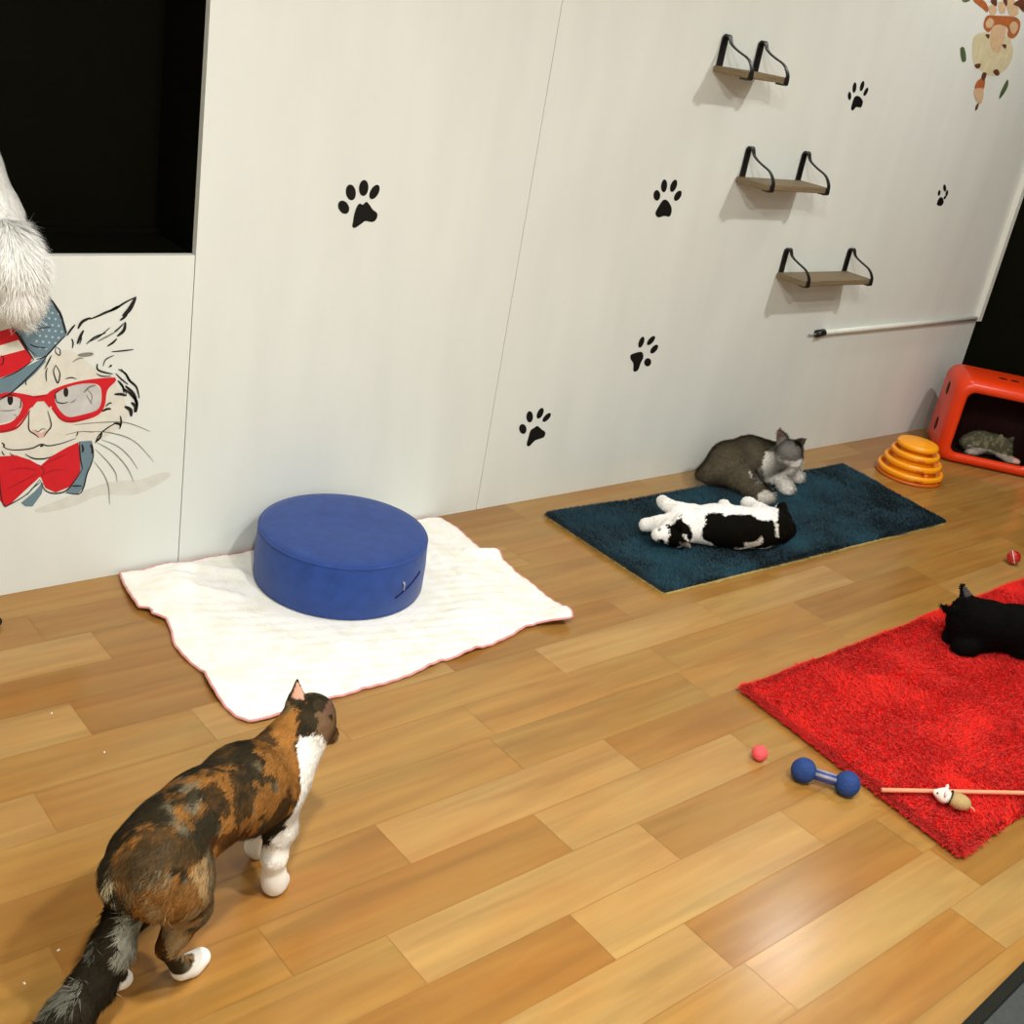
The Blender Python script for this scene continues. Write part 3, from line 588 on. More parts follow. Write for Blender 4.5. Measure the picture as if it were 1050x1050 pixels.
def shag_rug(name, corners, label, base, dark, light, n, back_out, thick, plen, seed, pw=.004):
    A = [np.array(c[:2]) for c in corners]
    o = empty(name, (*np.mean(A, 0), 0)); o_loc = np.array([*np.mean(A, 0), 0]); tag(o, label, 'rug')
    # backing
    bm = bmesh.new(); ct = np.mean(A, 0); edge = []
    for i in range(4):
        a, b = A[i], A[(i + 1) % 4]; nrm_ = np.array([(b - a)[1], -(b - a)[0]]); nrm_ /= np.linalg.norm(nrm_)
        if nrm_ @ (a - ct) < 0: nrm_ = -nrm_
        for t in np.linspace(0, 1, 90, endpoint=False): edge.append(a + (b - a) * t + nrm_ * (back_out + random.uniform(-.003, .003) * (back_out > 0)))
    vt = [bm.verts.new((*(p - o_loc[:2]), .006)) for p in edge]; vb = [bm.verts.new((*(p - o_loc[:2]), .0006)) for p in edge]
    bm.faces.new(vt); bm.faces.new(vb[::-1])
    for i in range(len(vt)): bm.faces.new((vt[i], vb[i], vb[(i + 1) % len(vt)], vt[(i + 1) % len(vt)]))
    bmesh.ops.recalc_face_normals(bm, faces=bm.faces)
    from_bm('backing', bm, M['rug_back'], o)
    # woven ground of the pile
    NU, NV = 160, 80; U, Vv = np.meshgrid(np.linspace(0, 1, NU), np.linspace(0, 1, NV), indexing='ij')
    bil = lambda u, v: (A[0] * ((1 - u) * (1 - v))[..., None] + A[1] * ((1 - u) * v)[..., None] + A[2] * (u * v)[..., None] + A[3] * (u * (1 - v))[..., None])
    def hgt(u, v):
        P = bil(u, v); q = np.concatenate([P, np.zeros((len(P), 1))], 1)
        e = np.minimum(np.minimum(u, 1 - u) * 30, np.minimum(v, 1 - v) * 14); e = np.clip(e, 0, 1)
        return .006 + (thick - .006) * np.sqrt(e) * (.55 + .6 * fbm(q * 14, seed)) , q
    z, q = hgt(U.ravel(), Vv.ravel())
    Vg = np.concatenate([bil(U.ravel(), Vv.ravel()), z[:, None]], 1) - o_loc
    fs = [(i * NV + j, (i + 1) * NV + j, (i + 1) * NV + j + 1, i * NV + j + 1) for i in range(NU - 1) for j in range(NV - 1)]
    mix = np.clip((fbm(q * 9, seed + 5) - .3) * 2.2, 0, 1)[:, None]
    pg = from_np('pile_ground', Vg, fs, M['pile'], o, True, (dark * (1 - mix) + base * mix))
    # strands
    u, v = RNG.random(n), RNG.random(n)
    k = n // 9; u[:k] = np.where(RNG.random(k) < .5, RNG.random(k) ** 2 * .012, 1 - RNG.random(k) ** 2 * .012); v[k:3 * k] = np.where(RNG.random(2 * k) < .5, RNG.random(2 * k) ** 2 * .03, 1 - RNG.random(2 * k) ** 2 * .03)
    z, q = hgt(u, v)
    root = np.concatenate([bil(u, v), (z - .003)[:, None]], 1) - o_loc
    a1 = fbm(q * 5.0, seed + 11, 3) * 1.8 * math.pi + seed + RNG.normal(0, .7, n)
    tilt = np.clip(.65 + RNG.normal(0, .25, n), .1, 1.1)
    flow = np.stack([np.cos(a1) * np.sin(tilt), np.sin(a1) * np.sin(tilt), np.cos(tilt)], 1)
    nr = np.stack([-np.cos(a1) * np.cos(tilt), -np.sin(a1) * np.cos(tilt), np.sin(tilt)], 1)
    mix = np.clip((fbm(q * 9, seed + 5) - .3) * 2.2, 0, 1)[:, None]; mix2 = RNG.random(n)[:, None]
    c = dark * (1 - mix) + base * mix; c = c * (1 - .5 * mix2) + light * .5 * mix2
    pl = blades('pile', root, nr, flow, plen * (.7 + .6 * RNG.random(n)), pw, c, o, M['pile'], .25)
    tag(pl, kind='stuff')
    return o
shag_rug('teal_rug', [F(562, 527, .012), F(683, 606, .012), F(970, 534, .012), F(865, 477, .012)], 'rectangular teal blue shag rug under two lying cats', srgb(30, 66, 80), srgb(14, 40, 52), srgb(52, 90, 104), 130000, .008, .018, .016, 31, .003)
cA, cB = F(762, 704, .015), F(985, 874, .015)
cT = F(1046, 597, .015); dv = cT - cA; dv = dv / np.linalg.norm(dv); L = 1.58
shag_rug('red_rug', [cA, cB, cB + dv * L, cA + dv * L], 'bright red shag rug under the black cat and the wand toy', srgb(240, 34, 24), srgb(228, 26, 22), srgb(250, 62, 48), 170000, -.01, .022, .018, 57, .003)

# ------------------------------------------------------------------ implicit-surface animals
def surface_nets(f, org, h):
    s = f < 0
    c = [s[a:s.shape[0] - 1 + a, b:s.shape[1] - 1 + b, d:s.shape[2] - 1 + d] for a in (0, 1) for b in (0, 1) for d in (0, 1)]
    cnt = sum(x.astype(np.int8) for x in c); act = (cnt > 0) & (cnt < 8)
    I = np.argwhere(act); num = -np.ones(act.shape, np.int64); num[act] = np.arange(len(I))
    acc = np.zeros((len(I), 3)); w = np.zeros(len(I))
    cor = [(a, b, d) for a in (0, 1) for b in (0, 1) for d in (0, 1)]
    val = {q: f[I[:, 0] + q[0], I[:, 1] + q[1], I[:, 2] + q[2]] for q in cor}
    for q in cor:
        for ax in range(3):
            if q[ax] == 0:
                p = list(q); p[ax] = 1; p = tuple(p); va, vb = val[q], val[p]; cr = (va < 0) != (vb < 0)
                t = np.where(cr, va / np.where(cr, va - vb, 1), 0)
                pt = np.tile(np.array(q, float), (len(I), 1)); pt[:, ax] = t
                acc += pt * cr[:, None]; w += cr
    V = (I + acc / w[:, None]) * h + org
    quads = []
    for ax in range(3):
        o1, o2 = (ax + 1) % 3, (ax + 2) % 3
        sl0 = [slice(1, -1)] * 3; sl1 = [slice(1, -1)] * 3; sl0[ax] = slice(0, -1); sl1[ax] = slice(1, None)
        a, b = s[tuple(sl0)], s[tuple(sl1)]
        E = np.argwhere(a != b); off = np.ones(3, int); off[ax] = 0; E = E + off
        inside_first = s[E[:, 0], E[:, 1], E[:, 2]]
        def cell(d1, d2):
            q = E.copy(); q[:, o1] -= d1; q[:, o2] -= d2; return num[q[:, 0], q[:, 1], q[:, 2]]
        Q = np.stack([cell(1, 1), cell(0, 1), cell(0, 0), cell(1, 0)], 1)
        Q[~inside_first] = Q[~inside_first][:, ::-1]
        quads.append(Q)
    return V, np.concatenate(quads)
def cap(a, b, ra, rb=None, k=.02, squash=None): return dict(a=np.array(a, float), b=np.array(b, float), ra=ra, rb=ra if rb is None else rb, k=k, sq=squash)
def chain(pts, k=.02): return [cap(p[0], q[0], p[1], q[1], k) for p, q in zip(pts, pts[1:])]
def sdf_mesh(prims, h):
    lo = np.min([np.minimum(p['a'], p['b']) - max(p['ra'], p['rb']) for p in prims], 0) - .03
    hi = np.max([np.maximum(p['a'], p['b']) + max(p['ra'], p['rb']) for p in prims], 0) + .03
    n = np.ceil((hi - lo) / h).astype(int) + 1
    f = np.full(n, 1.0)
    for p in prims:
        mg = max(p['ra'], p['rb']) + p['k'] * 1.5 + 3 * h
        l = np.maximum(((np.minimum(p['a'], p['b']) - mg - lo) / h).astype(int), 0); u = np.minimum(((np.maximum(p['a'], p['b']) + mg - lo) / h).astype(int) + 2, n)
        g = np.stack(np.meshgrid(*[np.arange(l[i], u[i]) * h + lo[i] for i in range(3)], indexing='ij'), -1)
        a, b = p['a'], p['b']; ab = b - a; q = g - a
        if p['sq'] is not None:
            ax, fac = p['sq']; ax = np.array(ax, float); ax /= np.linalg.norm(ax); q = q + (q @ ax)[..., None] * ax * (fac - 1); ab = ab + (ab @ ax) * ax * (fac - 1)
        t = np.clip((q @ ab) / max(ab @ ab, 1e-12), 0, 1)
        d = np.linalg.norm(q - t[..., None] * ab, axis=-1) - (p['ra'] + (p['rb'] - p['ra']) * t)
        sl = tuple(slice(l[i], u[i]) for i in range(3)); old = f[sl]; kk = p['k']
        hh = np.clip(.5 + .5 * (old - d) / kk, 0, 1) if kk > 0 else (old > d).astype(float)
        f[sl] = old * (1 - hh) + d * hh - kk * hh * (1 - hh)
    return surface_nets(f, lo, h)
def smooth_verts(V, Q, it=2, lam=.5):
    e = np.concatenate([Q[:, [0, 1]], Q[:, [1, 2]], Q[:, [2, 3]], Q[:, [3, 0]]])
    deg = np.bincount(e.ravel(), minlength=len(V)).astype(float)
    for _ in range(it):
        acc = np.zeros_like(V)
        for i in range(3): acc[:, i] = np.bincount(e[:, 0], V[e[:, 1], i], len(V)) + np.bincount(e[:, 1], V[e[:, 0], i], len(V))
        V = V + lam * (acc / np.maximum(deg, 1)[:, None] - V)
    return V
def make_cat(name, prims, loc, rz, label, color, h=.005, fur_n=20000, fur_len=.012, fur_w=.0022, flow=None, lift=.35, floor_z=None, group=None):
    """prims in local space; color(Vworld, Vlocal) -> linear rgb; flow(Vlocal) -> hair direction; fur_len may be a function of the local point"""
    V, Q = sdf_mesh(prims, h); V = smooth_verts(V, Q, 2)
    if floor_z is not None: V[:, 2] = np.maximum(V[:, 2], floor_z)
    ca, sa = math.cos(rz), math.sin(rz); Rm = np.array([[ca, -sa, 0], [sa, ca, 0], [0, 0, 1]])
    toW = lambda P: P @ Rm.T + np.array(loc)
    me = quick_mesh(name, V, Q.ravel(), np.full(len(Q), 4)); me.polygons.foreach_set('use_smooth', [True] * len(Q))
    set_col(me, color(toW(V), V))
    o = link(name, me, M['body']); o.location = loc; o.rotation_euler = (0, 0, rz)
    tag(o, label, 'cat', group)
    # fur
    p = V[Q]; nrm = np.cross(p[:, 2] - p[:, 0], p[:, 3] - p[:, 1]); ar = np.linalg.norm(nrm, axis=1); nrm = nrm / (ar[:, None] + 1e-12)
    vis = ((toW(p.mean(1)) - CAMP) * (nrm @ Rm.T)).sum(1)
    pr = ar * np.where(vis < 0, 1, .45)
    s = RNG.choice(len(Q), fur_n, p=pr / pr.sum()); a, b = RNG.random((2, fur_n, 1))
    root = (p[s, 0] * (1 - a) + p[s, 1] * a) * (1 - b) + (p[s, 3] * (1 - a) + p[s, 2] * a) * b
    n_ = nrm[s]; fl = flow(root) + RNG.normal(0, .18, (fur_n, 3))
    fl = fl - (fl * n_).sum(1, keepdims=True) * n_; fl /= np.linalg.norm(fl, axis=1, keepdims=True) + 1e-9
    d = fl + n_ * (lift * (.6 + .8 * RNG.random((fur_n, 1)))); d /= np.linalg.norm(d, axis=1, keepdims=True)
    nb = n_ - (n_ * d).sum(1, keepdims=True) * d; nb /= np.linalg.norm(nb, axis=1, keepdims=True) + 1e-9
    ln = (fur_len(root) if callable(fur_len) else fur_len) * (.6 + .7 * RNG.random(fur_n))
    c = color(toW(root), root) * (1 + RNG.normal(0, .16, (fur_n, 1)))
    if floor_z is not None:
        tipz = (root + d * ln[:, None])[:, 2]; bad = tipz < floor_z; d[bad, 2] = np.abs(d[bad, 2]) * .2
    fo = blades('fur', root - n_ * .001, nb, d, ln, fur_w, c, o, M['fur'], .12); tag(fo, kind='stuff')
    return o
def inpoly(P, poly):
    x, y = P[:, 0], P[:, 1]; c = np.zeros(len(P), bool); n = len(poly)
    for i in range(n):
        x1, y1 = poly[i]; x2, y2 = poly[(i + 1) % n]
        if y1 == y2: continue
        c ^= ((y1 > y) != (y2 > y)) & (x < (x2 - x1) * (y - y1) / (y2 - y1) + x1)
    return c

# ---- standing calico
LH, LF, RF, RH = F(116, 1016), F(258, 888), F(280, 915), F(195, 995)
mh, mf = (LH + RH) / 2, (LF + RF) / 2; hd = (mf - mh) / np.linalg.norm(mf - mh); lf = np.array([-hd[1], hd[0], 0]); CRZ = math.atan2(hd[1], hd[0])
def sag(px, py, y=0.0):
    P = PL(px, py, mh + lf * y, lf); d = P - mh; return np.array([d @ hd, d @ lf, P[2]])
def loc2(P): d = P - mh; return np.array([d @ hd, d @ lf, d[2]])
pr = []
pr += chain([(sag(140, 900), .046), (sag(152, 885), .058), (sag(178, 857), .060), (sag(208, 832), .060), (sag(250, 808), .068), (sag(282, 790), .058)], .03)
pr += [cap(sag(252, 812), sag(284, 805), .060, .052, .03)]
pr += chain([(sag(284, 785), .052), (sag(303, 760), .044), (sag(316, 742), .042)], .03)
hc = sag(317, 736)
pr += [cap(hc, hc + [.012, 0, 0], .041, .038, .02), cap(sag(322, 742, -.012), sag(337, 752, -.018), .026, .017, .015), cap(sag(336, 753, -.018), sag(340, 755, -.020), .012, .010, .01)]
pr += [cap(sag(318, 748, -.028), sag(322, 750, -.028), .020, .018, .02)]
earL = (sag(304, 721, .026), sag(305, 695, .034)); earR = (sag(330, 730, -.026), sag(341, 715, -.040))
for a, b in (earL, earR): pr.append(cap(a, b, .0205, .003, .006, ((.8, .6, .2), 2.6)))
# hind legs
pr += chain([(sag(166, 888, -.035), .052), (sag(180, 905, -.048), .049), (sag(194, 928, -.052), .034)], .03)
pr += chain([(sag(192, 930, -.052), .030), (sag(180, 958, -.046), .019), (sag(171, 972, -.040), .015)], .02)
rh = loc2(F(195, 997)); pr += chain([(sag(171, 972, -.040), .015), (np.array([rh[0] - .022, rh[1], .026]), .015), (np.array([rh[0], rh[1], .016]), .0175), (np.array([rh[0] + .022, rh[1] - .002, .015]), .0165)], .012)
lh = loc2(F(120, 1016)); pr += chain([(sag(150, 895, .03), .048), (np.array([lh[0] + .075, .05, .12]), .034), (np.array([lh[0] - .01, .045, .075]), .017), (np.array([lh[0] - .005, lh[1], .03]), .014), (np.array([lh[0] + .012, lh[1], .015]), .016)], .02)
# front legs
rf = loc2(F(281, 914)); pr += chain([(sag(284, 815, -.03), .042), (sag(287, 848, -.036), .027), (sag(281, 878, -.037), .0195), (np.array([rf[0] - .006, rf[1], .040]), .0180), (np.array([rf[0] - .002, rf[1], .019]), .0165), (np.array([rf[0] + .020, rf[1], .014]), .0148)], .02)
lff = loc2(F(259, 883)); pr += chain([(sag(284, 812, .03), .040), (np.array([lff[0] + .004, .038, .12]), .021), (np.array([lff[0] - .002, lff[1], .035]), .0135), (np.array([lff[0] + .010, lff[1], .014]), .0145)], .015)
# tail
tp = [(sag(141, 903), .026), (sag(131, 930), .027), (sag(116, 970), .029), (sag(97, 1007), .030), (sag(72, 1040), .031), (sag(45, 1072), .028), (sag(25, 1094), .020)]
pr += chain(tp, .012)
O_, K_, W_, G_, T_ = srgb(140, 94, 44), srgb(40, 34, 22), srgb(236, 232, 224), srgb(122, 120, 106), srgb(160, 132, 92)
def ear_mask(Pl):
    m_ = np.zeros(len(Pl), bool)
    for a, b in (earL, earR):
        t = ((Pl - a) @ (b - a)) / ((b - a) @ (b - a)); m_ |= (t > .15) & (t < 1.3) & (np.linalg.norm(Pl - a - np.clip(t, 0, 1)[:, None] * (b - a), axis=1) < .022)
    return m_
def calico_col(Pw, Pl):
    px = to_px(Pw); q = Pl * [1, 1, 1]
    n1 = fbm(q * [26, 30, 16] + 3, 5, 3); n2 = fbm(q * [48, 40, 22] + 9, 15, 3); nz = fbm(q * 70, 25, 2)
    wob = (np.stack([fbm(q * 45, 61, 2), fbm(q * 45, 71, 2)], 1) - .5) * 20
    pw = px + wob
    fin = fbm(q * [60, 150, 60] + 5, 35, 2)
    km = np.clip((n1 + .35 * (n2 - .5) + 25 * (fin - .5) * .01 + .55 * np.clip(.20 - Pl[:, 2], -.02, .06) * (Pl[:, 0] > .07) * 10 - .375) * 8, 0, 1)[:, None]
    c = K_ * (.6 + 1.2 * n2[:, None]) * km + O_ * (.65 + .6 * nz[:, None]) * (1 - km)
    tm = np.clip((n2 + .2 * (fin - .5) - .56) * 12, 0, 1)[:, None] * np.clip((.58 - n1) * 10, 0, 1)[:, None]
    c = c * (1 - .7 * tm) + srgb(112, 104, 82) * .7 * tm
    def patch(poly, colr):
        nonlocal c; k_ = inpoly(pw + (fin[:, None] - .5) * 14, poly)[:, None] * .82; c = c * (1 - k_) + colr * (.7 + .6 * nz[:, None]) * k_
    patch([(262, 765), (285, 742), (300, 752), (318, 790), (300, 800), (275, 785)], O_ * 1.1)                 # shoulder orange
    patch([(272, 750), (290, 728), (305, 725), (306, 760), (288, 765)], O_ * 1.25)                               # nape
    patch([(205, 765), (262, 752), (270, 765), (235, 785), (215, 790)], K_ * 1.3)
    patch([(262, 745), (275, 742), (285, 765), (276, 770)], K_ * 1.6)
    patch([(195, 810), (218, 795), (235, 815), (232, 840), (215, 825), (200, 828)], K_)
    patch([(286, 815), (300, 806), (302, 830), (280, 862), (262, 862), (268, 840)], K_)
    patch([(210, 880), (212, 862), (240, 845), (258, 845), (250, 862)], srgb(60, 34, 14))
    patch([(238, 790), (258, 785), (266, 812), (255, 845), (240, 830)], K_ * 1.2)
    patch([(265, 800), (280, 795), (282, 830), (268, 835)], O_ * .8)
    patch([(150, 905), (185, 895), (213, 905), (205, 945), (180, 962), (158, 930)], O_ * .85)                     # thigh
    patch([(198, 890), (213, 875), (215, 915), (196, 960), (188, 950), (205, 920)], T_)
    patch([(150, 920), (165, 915), (178, 935), (170, 950)], T_)
    patch([(155, 958), (168, 952), (170, 975), (158, 985)], srgb(70, 40, 18))
    patch([(170, 950), (196, 940), (194, 985), (170, 985)], T_ * .95)
    patch([(98, 920), (112, 892), (122, 895), (116, 930), (104, 945)], srgb(222, 208, 170))                      # pale rump
    patch([(118, 885), (150, 848), (200, 855), (206, 880), (160, 895), (130, 905)], K_ * 1.5 + O_ * .12)            # dark mottled rump
    # head
    hd_ = np.linalg.norm(Pl - hc, axis=1) < .075
    patch([(290, 722), (300, 710), (340, 714), (334, 732), (312, 728)], K_)
    patch([(303, 730), (322, 726), (330, 750), (312, 752)], K_ * 1.6)
    patch([(326, 730), (345, 730), (348, 762), (334, 764)], srgb(112, 86, 62))
    # white: throat, chest front, belly line, legs
    front = Pl[:, 0] + .25 * (Pl[:, 2] - .17)
    inw = inpoly(px + wob * .4, [(307, 753), (330, 748), (336, 768), (335, 800), (312, 850), (290, 872), (285, 858), (303, 830), (310, 800), (308, 775)])
    c = np.where(inw[:, None], W_, c)
    fl = (Pl[:, 0] > lff[0] - .06) & (Pl[:, 2] < .135 + .02 * n1)
    fl |= inpoly(px, [(262, 872), (282, 862), (304, 838), (306, 930), (240, 930), (246, 885)])
    c = np.where(fl[:, None], W_, c)
    hf = (Pl[:, 2] < .036) & (Pl[:, 0] < lff[0] - .06) & (Pl[:, 0] > lh[0] - .03)
    c = np.where(hf[:, None], W_, c)
    # tail
    tl = np.array([t[0] for t in tp]); dt = np.min([np.linalg.norm(Pl - a, axis=1) for a in [tl[i] * (1 - u) + tl[i + 1] * u for i in range(len(tl) - 1) for u in (0, .33, .66)]], 0)
    ont = (Pl[:, 0] < tl[1][0] + .01) & (dt < .05)
    tc = np.where((px[:, 0] > 126 - (px[:, 1] - 930) * .1)[:, None] & (px[:, 1] < 985)[:, None] & (n2 > .5)[:, None], G_ * 1.1, K_ * (.35 + .7 * n2[:, None]))
    tc = np.where(((n1 > .68) & (px[:, 0] < 100))[:, None], G_ * .6, tc)
    c = np.where(ont[:, None], tc, c)
    # ears: dark rim, pink inside
    e = ear_mask(Pl); c = np.where(e[:, None], K_ * 1.8, c)
    c = np.where((e & inpoly(px, [(299, 716), (301, 707), (305, 699), (309, 705), (313, 717)]))[:, None], srgb(206, 152, 128), c)
    c = np.where((e & inpoly(px, [(331, 733), (334, 722), (341, 716), (344, 724), (342, 736)]))[:, None], srgb(112, 84, 70), c)
    return np.clip(c, .003, .9)
def calico_flow(P):
    tail = (P[:, 0] < sag(131, 930)[0])[:, None]
    f = np.stack([-np.ones(len(P)), np.zeros(len(P)), -.45 - .5 * (P[:, 2] < .25)], 1)
    f = np.where((P[:, 2] < .11)[:, None], np.array([-.2, 0, -1.0]), f)
    return np.where(tail, (tp[5][0] - tp[1][0])[None] * 3, f)
def calico_len(P):
    l = np.clip(-.0005 + P[:, 2] * .072, .0012, .0115)
    l = np.where(np.linalg.norm(P - hc, axis=1) < .06, .007, l)
    l = np.where((P[:, 2] > .15) & (P[:, 2] < .205) & (P[:, 0] > .08) & (P[:, 0] < .24), .021, l)
    l = np.where(ear_mask(P), .0022, l)
    return np.where(P[:, 0] < sag(131, 930)[0], .022, l)
make_cat('calico_cat', pr, (mh[0], mh[1], 0), CRZ, 'calico cat standing on the wooden floor facing the towel', calico_col, .0045, 90000, calico_len, .0017, calico_flow, .25, .001)

# ---- generic lying cats, prims placed in the axes of the room around an origin on the floor
def placed(o): return lambda px, py, z: F(px, py, z) - o
RUG = .022
# grey and white cat resting on the back edge of the teal rug
og = F(772, 495); g = placed(og); og = np.array([og[0], og[1], 0])
pr = chain([(g(740, 480, .085), .058), (g(748, 475, .095), .070), (g(768, 470, .105), .072), (g(786, 472, .105), .062)], .04)
pr += [cap(g(788, 470, .12), g(800, 468, .15), .055, .045, .03)]
ghc = g(809, 464, .19)
pr += [cap(ghc, ghc + [.004, 0, 0], .044, .044, .02), cap(g(812, 470, .17), g(817, 474, .165), .024, .020, .015)]
gE = [(g(803, 452, .22), g(799, 438, .25)), (g(819, 455, .215), g(828, 449, .235))]
for a, b in gE: pr.append(cap(a, b, .020, .003, .008, ((.4, 1, 0), 2.2)))
pr += chain([(g(748, 484, .07), .055), (g(762, 492, .06), .045), (g(774, 502, .05), .032), (g(784, 510, .04), .022), (g(789, 510, .04), .020)], .03)
pr += chain([(g(797, 478, .09), .042), (g(799, 488, .06), .028), (g(805, 498, .045), .022), (g(809, 502, .04), .021)], .02)
pr += chain([(g(806, 480, .08), .035), (g(814, 486, .05), .024), (g(819, 490, .042), .021)], .02)
pr += [cap(g(783, 488, .05), g(788, 488, .05), .03, .028, .02)]
pr += chain([(g(740, 482, .07), .050), (g(728, 486, .055), .034), (g(722, 487, .045), .024)], .03)
GB, GG = srgb(92, 84, 68), srgb(128, 124, 118)
def grey_col(Pw, Pl):
    px = to_px(Pw); n = fbm(Pl * 40, 8, 3)[:, None]; px = px + (n - .5) * 5
    c = GB * (.75 + .5 * n)
    c = np.where((np.linalg.norm(Pl - ghc, axis=1) < .075)[:, None], GG * (.75 + .45 * n), c)
    wh = inpoly(px, [(786, 461), (797, 462), (803, 471), (812, 472), (832, 469), (836, 500), (815, 512), (798, 510), (786, 492), (784, 475)])
    c = np.where(wh[:, None], srgb(236, 232, 224), c)
    c = np.where(inpoly(px, [(778, 505), (784, 501), (795, 506), (795, 520), (782, 520)])[:, None], srgb(220, 214, 204), c)
    c = np.where(inpoly(px, [(769, 483), (771, 482), (774, 490), (772, 490)])[:, None], srgb(214, 208, 198), c)
    c = np.where(inpoly(px, [(776, 480), (783, 476), (785, 495), (776, 496)])[:, None], GG * 1.15, c)
    c = np.where(inpoly(px, [(814, 451), (823, 449), (824, 458), (818, 458)])[:, None], srgb(58, 50, 38), c)
    c = np.where(inpoly(px, [(799, 442), (801, 440), (806, 450), (800, 452)])[:, None], srgb(120, 96, 88), c)
    return c
make_cat('grey_cat', pr, og, 0, 'grey and white cat resting by the wall with head up', grey_col, .006, 30000, .018, .0026, lambda P: np.tile([-1.0, 0, -.35], (len(P), 1)), .45, .024)
# black and white cat stretched out on the teal rug
ob = F(748, 548); g = placed(ob); ob = np.array([ob[0], ob[1], 0])
pr = chain([(g(716, 536, .085), .052), (g(732, 538, .088), .060), (g(756, 541, .088), .062), (g(780, 541, .085), .062), (g(794, 541, .08), .052)], .03)
bhc = g(695, 545, .075)
pr += [cap(g(715, 540, .075), bhc, .045, .044, .03), cap(bhc, g(689, 545, .078), .045, .042, .02), cap(g(681, 548, .075), g(675, 548, .075), .027, .021, .015)]
bE = [(g(695, 538, .115), g(698, 526, .13)), (g(701, 554, .07), g(707, 561, .055))]
for a, b in bE: pr.append(cap(a, b, .021, .004, .008, ((1, 0, .3), 2.0)))
pr += chain([(g(712, 530, .11), .036), (g(694, 532, .10), .026), (g(676, 537, .08), .022), (g(662, 538, .065), .021)], .018)
pr += chain([(g(708, 526, .12), .028), (g(696, 523, .12), .022), (g(684, 518, .12), .018), (g(679, 514, .12), .019)], .015)
pr += chain([(g(748, 530, .12), .030), (g(744, 524, .13), .020), (g(742, 518, .13), .020)], .015)
pr += chain([(g(788, 532, .10), .042), (g(778, 524, .11), .024), (g(768, 517, .11), .019), (g(766, 516, .11), .019)], .018)
pr += chain([(g(800, 545, .06), .040), (g(806, 543, .05), .030), (g(804, 532, .05), .022), (g(801, 522, .05), .018), (g(803, 518, .05), .012)], .015)
BK = srgb(9, 8, 4)
def bw_col(Pw, Pl):
    px = to_px(Pw); n = fbm(Pl * 45, 18, 3)[:, None]; pw = px + (np.concatenate([n, fbm(Pl * 45, 28, 3)[:, None]], 1) - .5) * 6
    c = np.tile(srgb(244, 242, 238), (len(px), 1))
    for poly in ([(724, 527), (736, 526), (744, 531), (752, 527), (770, 529), (782, 534), (790, 532), (794, 536), (812, 515), (816, 552), (800, 560), (780, 562), (740, 562), (718, 552)],
                 [(798, 505), (812, 505), (822, 555), (800, 560), (797, 530)], [(683, 538), (695, 534), (697, 526), (699, 534), (706, 540), (711, 552), (706, 558), (700, 556), (692, 562), (684, 560), (686, 548)], [(674, 553), (682, 552), (683, 560), (678, 558)]):
        c = np.where(inpoly(pw, poly)[:, None], BK * (.7 + .6 * n), c)
    for poly in ([(761, 556), (775, 555), (782, 549), (781, 557), (773, 561), (763, 560)], [(793, 534), (797, 537), (798, 551), (795, 551)], [(699, 548), (703, 548), (706, 556), (702, 553)]):
        c = np.where(inpoly(px, poly)[:, None], srgb(214, 210, 200), c)
    c = np.where(inpoly(px, [(697, 556), (710, 557), (710, 564), (697, 564)])[:, None], srgb(140, 126, 118), c)
    c = np.where(inpoly(px, [(675, 541), (677, 541), (676.5, 545), (674.5, 545)])[:, None], srgb(70, 62, 60), c)
    return c
make_cat('black_white_cat', pr, ob, 0, 'black and white cat stretched out on its side on the teal rug', bw_col, .005, 24000, .009, .0028, lambda P: np.tile([1.0, 0, -.3], (len(P), 1)), .25, .027)
# black cat on the red rug
oc = F(1020, 668); g = placed(oc); oc = np.array([oc[0], oc[1], 0])
pr = chain([(g(990, 645, .075), .052), (g(1012, 642, .09), .062), (g(1040, 645, .09), .064), (g(1075, 650, .09), .066), (g(1105, 655, .085), .060)], .03)
khc = g(992, 627, .115)
pr += [cap(khc, khc + [-.006, 0, 0], .044, .043, .02), cap(g(981, 634, .10), g(978, 637, .095), .023, .019, .015), cap(g(995, 635, .11), g(1010, 638, .10), .048, .055, .03)]
for a, b in ((g(990, 613, .15), g(985.5, 598, .175)), (g(977, 627, .125), g(963.5, 620.5, .128))): pr.append(cap(a, b, .017, .003, .008, ((.5, 1, 0), 2.0)))
pr += chain([(g(995, 650, .06), .036), (g(984, 654, .045), .023), (g(973, 654, .04), .020)], .015)
pr += chain([(g(1010, 655, .05), .040), (g(992, 664, .042), .026), (g(984, 665, .04), .024)], .02)
pr += chain([(g(1085, 660, .07), .05), (g(1060, 666, .05), .032), (g(1045, 668, .045), .024)], .02)
pr += chain([(g(1110, 655, .07), .03), (g(1130, 660, .05), .022), (g(1150, 668, .045), .018)], .02)
make_cat('black_cat', pr, oc, 0, 'black cat lying on the red shag rug', lambda Pw, Pl: np.where(inpoly(to_px(Pw), [(987, 602), (990, 603), (995, 610), (992, 613), (988, 612)])[:, None], srgb(70, 64, 66), srgb(4, 3, 2) * (.5 + .6 * fbm(Pl * 40, 3, 2)[:, None])), .006, 16000, .012, .003, lambda P: np.tile([1.0, 0, -.3], (len(P), 1)), .3, .028)
